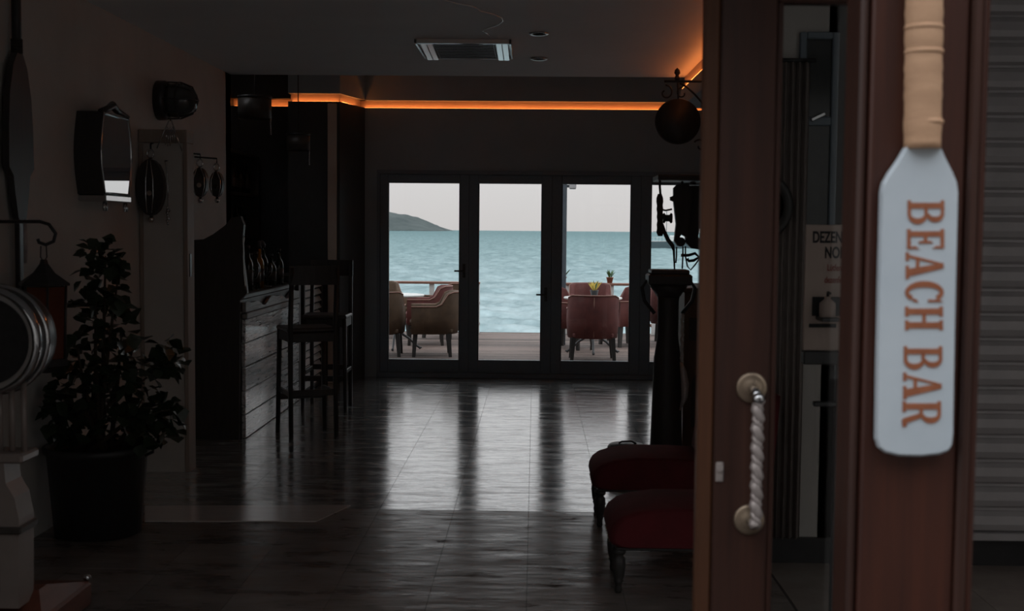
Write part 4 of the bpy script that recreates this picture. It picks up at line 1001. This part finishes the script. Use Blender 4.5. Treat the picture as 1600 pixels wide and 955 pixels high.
MB().bb(.0, .035, -.086, -.08, .2, z2, .002).build('dark_inlay', M['darkwood'], t)
MB().bb(-.125, .118, -.095, .06, z2 - .13, z2 - .105, .005).build('band', M['darkwood'], t)
MB().bb(-.2, .18, -.16, .42, .0, .10, .012).build('platform_base', M['redwood'], t)
V = [(-.16, -.05, .10), (.17, -.05, .10), (.17, .40, .10), (-.16, .40, .10), (-.13, .05, .17), (.12, .05, .17), (.12, .12, .17), (-.13, .12, .17)]
MB().add(V, [(3, 2, 1, 0), (4, 5, 6, 7), (0, 1, 5, 4), (1, 2, 6, 5), (2, 3, 7, 6), (3, 0, 4, 7)]).build('plinth', M['redwood'], t)
for x, y in ((.165, .405), (-.185, .405)): MB().ball((x, y, .112), .016, 10, 8).build('corner_stud', M['chrome'], t)

# ================================================================== ENTRANCE: post, paddle, door leaf, shutter
yp = 2.2
def X_(px, Y=yp, py=477): return on_y(px, py, Y).x
post = sroot('trim_6', (0, yp, 0))
MB().bb(X_(1352.5), X_(1502), 0, .12, 0, 2.4, .004).build('post_face', M['mahog'], post)
MB().bb(X_(1311, 2.32), X_(1352), .012, .12, 0, 2.4, .006).build('left_moulding', M['mahog_d'], post)
MB().bb(X_(1502.5), X_(1520), -.012, .12, 0, 2.4, .005).build('right_moulding', M['mahog_d'], post)
MB().bb(X_(1520.5), X_(1536), .006, .13, 0, 2.4, .006).build('outer_moulding', M['mahog'], post)
struct('trim_7', MB().bb(-1.2, X_(1540), yp - .01, yp + .14, 2.4, 2.5, .006), M['mahog_d'])

# ---- the paddle sign
ypd = yp - .035
def PX(px, py): v = on_y(px, py, ypd); return v.x, v.z
cx, cz = PX(1432, 470)
pad = thing('paddle_sign', 'pale blue-grey paddle with tan wrapped handle lettered BEACH BAR', 'sign', (cx, ypd, cz))
def L2(px, py): a, b = PX(px, py); return (a - cx, b - cz)
def cham(poly, d, ins):
    """prism with chamfered front edge: front face at y=0, back at y=d"""
    n_ = len(poly); c0 = (sum(p[0] for p in poly) / n_, sum(p[1] for p in poly) / n_)
    def sc(p): 
        v = Vector((p[0] - c0[0], p[1] - c0[1])); L = v.length; v *= max(0, (L - ins) / L); return (c0[0] + v.x, c0[1] + v.y)
    fr = [(*sc(p), ) for p in poly]
    V = [(p[0], 0, p[1]) for p in fr] + [(p[0], ins, p[1]) for p in poly] + [(p[0], d, p[1]) for p in poly]
    F = [tuple(range(n_)), tuple(range(3 * n_ - 1, 2 * n_ - 1, -1))]
    for i in range(n_):
        j = (i + 1) % n_
        F += [(i, i + n_, j + n_, j), (i + n_, i + 2 * n_, j + 2 * n_, j + n_)]
    return MB().add(V, F)
bl = [(1418, 228), (1470, 228), (1478, 246), (1489, 268), (1496, 284), (1498, 300), (1494, 480), (1490, 680), (1488, 697), (1482, 706), (1468, 711), (1440, 714), (1405, 713), (1384, 708), (1375, 701), (1371, 688), (1373, 560), (1376, 420), (1379, 300), (1382, 286), (1391, 270), (1405, 250)]
cham([L2(*p) for p in bl], .022, .004).build('blade', M['paddle'], pad)
a, b = L2(1444.5, 232), L2(1449, -120)
n_ = 34; hp_ = []; hr = []
for k in range(n_):
    u = k / (n_ - 1); hp_.append((a[0] + (b[0] - a[0]) * u, .012, a[1] + (b[1] - a[1]) * u)); hr.append((.0305 if u < .02 else .0318) + (.0013 if k % 4 == 0 else 0) + (.001 if k % 7 == 3 else 0))
MB().tube(hp_, hr, 20).build('wrapped_handle', M['tape'], pad)
for k, y in enumerate((42, 80, 190)):
    c0 = L2(1447, y); MB().lathe([(.0325, -.004), (.0336, 0), (.0325, .004)], (c0[0], .012, c0[1]), 20).build('tape_edge', M['tape'], pad)

def ell(cx_, cy_, ro, ri, a0, a1, n_=18):
    """elliptical band as a list of quads"""
    q = []
    for k in range(n_):
        s0, s1 = math.radians(a0 + (a1 - a0) * k / n_), math.radians(a0 + (a1 - a0) * (k + 1) / n_)
        q.append([(cx_ + ro[0] * math.cos(s0), cy_ + ro[1] * math.sin(s0)), (cx_ + ro[0] * math.cos(s1), cy_ + ro[1] * math.sin(s1)), (cx_ + ri[0] * math.cos(s1), cy_ + ri[1] * math.sin(s1)), (cx_ + ri[0] * math.cos(s0), cy_ + ri[1] * math.sin(s0))])
    return q
def rc_(x0, x1, y0, y1): return [(x0, y0), (x1, y0), (x1, y1), (x0, y1)]
G = {
 'B': [rc_(.10, .34, 0, 1), rc_(0, .34, 0, .09), rc_(0, .34, .91, 1), rc_(.34, .55, .91, 1), rc_(.34, .58, 0, .09), rc_(.34, .56, .46, .55)] + ell(.55, .755, (.36, .245), (.12, .155), -90, 90) + ell(.57, .275, (.42, .275), (.17, .185), -90, 90),
 'E': [rc_(.10, .36, 0, 1), rc_(0, .95, 0, .10), rc_(0, .92, .90, 1), rc_(.36, .62, .455, .545), [(.56, .34), (.68, .30), (.68, .70), (.56, .66)], [(.82, .90), (.78, .80), (.92, .68), (.92, .90)], [(.85, .10), (.80, .22), (.95, .34), (.95, .10)]],
 'A': [[(.08, .06), (.20, .06), (.50, .98), (.42, 1.0)], [(.40, 1.0), (.60, 1.0), (.92, .06), (.62, .06)], rc_(.24, .70, .27, .36), rc_(0, .32, 0, .085), rc_(.50, 1, 0, .085)],
 'C': ell(.50, .5, (.50, .52), (.22, .41), 48, 312, 30) + [[(.80, .60), (.92, .60), (.92, 1.0), (.82, .92)], [(.72, .86), (.86, .76), (.86, .92)], [(.70, .08), (.90, .22), (.94, .34), (.80, .30)]],
 'H': [rc_(.08, .34, 0, 1), rc_(.66, .92, 0, 1), rc_(0, .42, 0, .09), rc_(0, .42, .91, 1), rc_(.58, 1, 0, .09), rc_(.58, 1, .91, 1), rc_(.34, .66, .455, .55)],
 'R': [rc_(.08, .32, 0, 1), rc_(0, .42, 0, .09), rc_(0, .32, .91, 1), rc_(.32, .52, .91, 1), rc_(.32, .54, .44, .53)] + ell(.51, .735, (.36, .265), (.12, .175), -90, 90) + [[(.46, .46), (.66, .48), (.86, .10), (.66, .03)], [(.66, .03), (.74, -.02), (1, .0), (1, .10), (.84, .12)]],
}
for ch, y0, y1, xl, xr in (('B', 313, 351, 1418, 1475), ('E', 358, 391, 1417, 1475), ('A', 394, 436, 1415, 1474), ('C', 439, 475, 1415, 1473), ('H', 479, 516, 1414, 1473), ('B', 541, 578, 1412, 1472), ('A', 582, 624, 1411, 1471), ('R', 627, 667, 1410, 1470)):
    mb = MB()
    for k, poly in enumerate(G[ch]):
        P2 = [L2(xl + (xr - xl) * v, y0 + (y1 - y0) * u) for u, v in poly]
        mb.prism(P2, .0015, (0, -.0015 - .00002 * (k % 5), 0))
    mb.build('letter', M['letter'], pad)

# ---- mahogany door leaf with twisted pull handle
yd = 2.8
def XD(px): return X_(px, yd)
d = sroot('door_6', (0, yd, 0))
MB().bb(XD(1120), XD(1206), 0, .045, .02, 2.34, .005).build('stile', M['mahog_d'], d)
MB().bb(XD(1094), XD(1119.5), .004, .05, .02, 2.34, .006).build('edge_moulding', M['mahog_l'], d)
MB().bb(XD(1206.3), XD(1216), .008, .04, .02, 2.34, .003).build('glazing_bead', M['mahog_d'], d)
xr0, xr1 = XD(1216), XD(1216) + .33
MB().bb(xr1, xr1 + .12, 0, .045, .02, 2.34, .005).build('stile', M['mahog_d'], d)
MB().bb(XD(1206.3), xr1, 0, .045, .02, .22, .005).build('bottom_rail', M['mahog_d'], d)
tz = on_y(1260, 4, yd).z
MB().bb(XD(1206.3), xr1, 0, .045, tz, 2.34, .005).build('top_rail', M['mahog_d'], d)
MB().bb(xr0 - .004, xr1 + .004, .018, .024, .21, tz + .01).build('pane', M['glass'], d)
h0, h1 = on_y(1174, 606, yd), on_y(1170, 812, yd)
hnd = MB()
n_ = 40; yo_ = -.055
pts = [Vector((h0.x + (h1.x - h0.x) * k / n_ + .006, yo_, h0.z - .02 + (h1.z + .015 - h0.z) * k / n_)) for k in range(n_ + 1)]
off = [p_ + Vector((.0035 * math.cos(k * 1.05), .0035 * math.sin(k * 1.05), 0)) for k, p_ in enumerate(pts)]
hb = MB().tube(off, [.0115 + .0016 * (k % 3 == 0) for k in range(n_ + 1)], 10).build('pull_handle', M['nickel'], d)
off2 = [p_ + Vector((-.0065 * math.cos(k * 1.05), -.0065 * math.sin(k * 1.05), 0)) for k, p_ in enumerate(pts)]
MB().tube(off2, .0075, 8).build('twist', M['nickel'], hb)
for h in (h0, h1):
    MB().lathe([(0, -.012), (.018, -.012), (.026, -.006), (.033, -.008), (.036, -.003), (.036, 0)], (h.x, -.0, h.z), 24, 'Y').build('rosette', M['brass'], hb)
    MB().tube([(h.x, -.01, h.z), (h.x + .003, -.04, h.z - .004), (h.x + .006, yo_, h.z - (.018 if h is h0 else -.010))], [.010, .010, .012], 10).build('stem', M['chrome'], hb)
MB().ball((pts[0].x, yo_ - .002, pts[0].z + .002), .0145, 12, 8).build('knuckle', M['chrome'], hb)
k_ = on_y(1124, 738, yd)
lk = MB().bb(k_.x - .009, k_.x + .009, -.004, .0, k_.z - .022, k_.z + .024, .002).build('lock_plate', M['nickel'], d)
MB().lathe([(.008, -.012), (.008, 0)], (k_.x, 0, k_.z + .012), 12, 'Y').build('key_cylinder', M['nickel'], lk)

# ---- roller shutter on the porch wall
ysf = 5.44
x0s = 1.9; sh = thing('roller_shutter', 'closed grey steel roller shutter on the porch wall beside the post', 'shutter', (x0s + .8, ysf, 0))
zb_ = on_y(1570, 838, ysf).z; pitch = 38.2 / FPX * ysf
prof = [(.0, 0), (-.022, .012), (-.030, pitch * .35), (-.026, pitch * .7), (-.012, pitch * .86), (-.002, pitch * .90), (-.002, pitch)]
V = []; F = []
for x in (-.78, .78):
    for y, z in prof: V.append((x, y, z))
    for y, z in prof[::-1]: V.append((x, y + .004, z))
k2 = len(prof) * 2
for i in range(k2): F.append((i, (i + 1) % k2, k2 + (i + 1) % k2, k2 + i))
F += [tuple(range(k2 - 1, -1, -1)), tuple(range(k2, 2 * k2))]
slm = MB().add(V, F).mesh('slat', M['shutter'])
k = 0
while zb_ + .02 + (k + 1) * pitch < 2.62: obj('slat', slm, sh, (0, 0, zb_ + .02 + k * pitch)); k += 1
MB().bb(-.78, .78, -.035, .01, zb_ - .015, zb_ + .02, .004).build('bottom_bar', M['shutter'], sh)
for x in (-.80, .80): MB().bb(x - .03, x + .03, -.04, .03, .117, 2.66, .004).build('guide_rail', M['shutter'], sh)
MB().bb(-.77, .77, -.01, .02, .117, zb_ - .016).build('gap_board', M['black'], sh)  # black board between the baseboard and the bottom bar

# ---- window with two panes, seen through the door glass
yw = 5.5
def W_(px, py): v = on_y(px, py, yw); return v
wn = sroot('window_1', (0, yw, 0))
xa_, xb_ = W_(1256, 200).x, W_(1296, 200).x
za_, zm_, zt_ = W_(1270, 470).z, W_(1270, 190).z, W_(1270, 62).z
MB().bb(xa_ - .03, xa_, -.03, -.001, za_ - .03, zt_ + .03, .004).build('window_frame', M['alu'], wn)
MB().bb(xb_, xb_ + .03, -.03, -.001, za_ - .03, zt_ + .03, .004).build('window_frame', M['alu'], wn)
MB().bb(xa_, xb_, -.03, -.001, zm_ - .02, zm_ + .02, .004).build('transom', M['alu'], wn)
MB().bb(xa_, xb_, -.03, -.001, zt_, zt_ + .03, .004).build('head', M['alu'], wn)
MB().bb(xa_, xb_, -.03, -.001, za_ - .03, za_, .004).build('sill', M['alu'], wn)
MB().bb(xa_, xb_, -.012, -.004, za_, zm_ - .02).build('pane', M['lamp_glass'], wn)
MB().bb(xa_, xb_, -.012, -.004, zm_ + .02, zt_).build('pane', M['lamp_glass'], wn)
q = W_(1275, 184); MB().box((q.x, -.04, q.z), (.07, .02, .018), (0, -.45, 0), .004).build('latch', M['chrome'], wn)
# ---- curtain
V = []; F = []; n_ = 60; xc0, xc1 = W_(1196, 500).x, W_(1254, 500).x; zc1, zc0 = W_(1230, 100).z, .12
for i in range(n_ + 1):
    u = i / n_; x = xc0 + (xc1 - xc0) * u; y = -.05 + .018 * math.sin(u * 34) + .008 * math.sin(u * 71)
    V += [(x, y, zc0), (x, y, zc1), (x, y + .004, zc1), (x, y + .004, zc0)]
for i in range(n_):
    for k in range(4): F.append((i * 4 + k, i * 4 + (k + 1) % 4, i * 4 + 4 + (k + 1) % 4, i * 4 + 4 + k))
ct = thing('curtain', 'taupe pleated curtain hanging on the porch wall behind the glass', 'curtain', (0, yw, 0))
MB().add(V, F, True).build('cloth', M['curtain'], ct)
MB().tube([(xc0 - .02, -.045, zc1 + .01), (xc1 + .02, -.045, zc1 + .01)], .01, 8).build('curtain_rod', M['iron'], ct)
# ---- round mirror on the curtain wall
q = on_y(1186, 322, 5.36)
t = thing('round_mirror', 'round dark-framed mirror hanging in front of the curtain', 'mirror', (q.x, 5.39, q.z))
MB().lathe([(0, .0), (.15, .0), (.155, -.012), (.145, -.022), (.115, -.016), (.112, -.006)], (0, 0, 0), 32, 'Y').build('frame', M['ebony'], t)
MB().lathe([(0, -.007), (.114, -.007)], (0, 0, 0), 32, 'Y').build('mirror_glass', M['mirror'], t)
MB().tube([(0, -.005, .15), (0, .03, .25), (0, .058, .42)], .004, 6).build('hanging_wire', M['iron'], t)

# ---- sanitiser stand with printed notice
yn = 4.5
def N_(px, py): v = on_y(px, py, yn); return v
p0, p1 = N_(1259, 351), N_(1259, 548); wn_ = .29
t = thing('sanitizer_stand', 'hand sanitizer stand with printed notice and pump bottle behind the glass', 'stand', (p0.x + wn_ / 2, yn, 0))
zt_, zb_ = p0.z, p1.z
MB().bb(-wn_ / 2, wn_ / 2, 0, .012, zb_, zt_, .003).build('notice_board', M['paper'], t)
def text(body, size, x, z, m, name='lettering'):
    c = bpy.data.curves.new(name, 'FONT'); c.body = body; c.size = size; c.extrude = .0005; c.align_x = 'CENTER'; c.offset = size * (.03 if size > .05 else .012)
    o_ = bpy.data.objects.new('tmp', c); COL.objects.link(o_); bpy.context.view_layer.update()
    me = bpy.data.meshes.new_from_object(o_.evaluated_get(bpy.context.evaluated_depsgraph_get())); bpy.data.objects.remove(o_)
    me.materials.clear(); me.materials.append(m)
    r = obj(name, me, t, (x, -.0012, z)); r.rotation_euler = (PI / 2, 0, 0); r.scale = (.60, 1, 1); return r
def nz(py): return N_(1285, py).z
text('DEZENFEKTAN', .058, 0, nz(379), M['ink']); text('NOKTASI', .058, 0, nz(403), M['ink'])
text('L\u00fctfen ellerinizi', .034, 0, nz(423), M['redink']); text('dezenfekte ediniz', .034, 0, nz(442), M['redink'])
MB().bb(-wn_ / 2 + .03, wn_ / 2 - .03, -.003, 0, nz(494), nz(464), .001).build('picture_panel', M['ink'], t)
bt = MB().lathe([(.028, 0), (.03, .004), (.03, .05), (.012, .066), (.012, .075)], (-wn_ / 2 + .075, -.05, nz(494)), 14).build('pump_bottle', M['paper'], t)
MB().bb(-wn_ / 2 + .045, -wn_ / 2 + .11, -.1, -.0, nz(500), nz(494), .002).build('bottle_shelf', M['iron'], t)
MB().tube([(-wn_ / 2 + .075, -.05, nz(494) + .075), (-wn_ / 2 + .075, -.05, nz(494) + .09), (-wn_ / 2 + .075, -.085, nz(494) + .088)], .005, 6).build('pump_nozzle', M['black'], bt)
MB().bb(-wn_ / 2 + .02, -wn_ / 2 + .12, -.004, 0, nz(512), nz(506), .001).build('printed_line', M['ink'], t)
MB().bb(-wn_ / 2, wn_ / 2, -.02, .03, zb_ - .05, zb_, .004).build('drip_tray', M['black'], t)
MB().bb(-.1, wn_ / 2, .0, .03, nz(636), nz(628), .004).build('cross_bar', M['iron'], t)
MB().bb(-.02, .02, .0, .03, .02, zb_ - .05, .003).build('upright', M['iron'], t)
MB().bb(-.14, .14, -.12, .16, 0, .02, .006).build('base_plate', M['iron'], t)
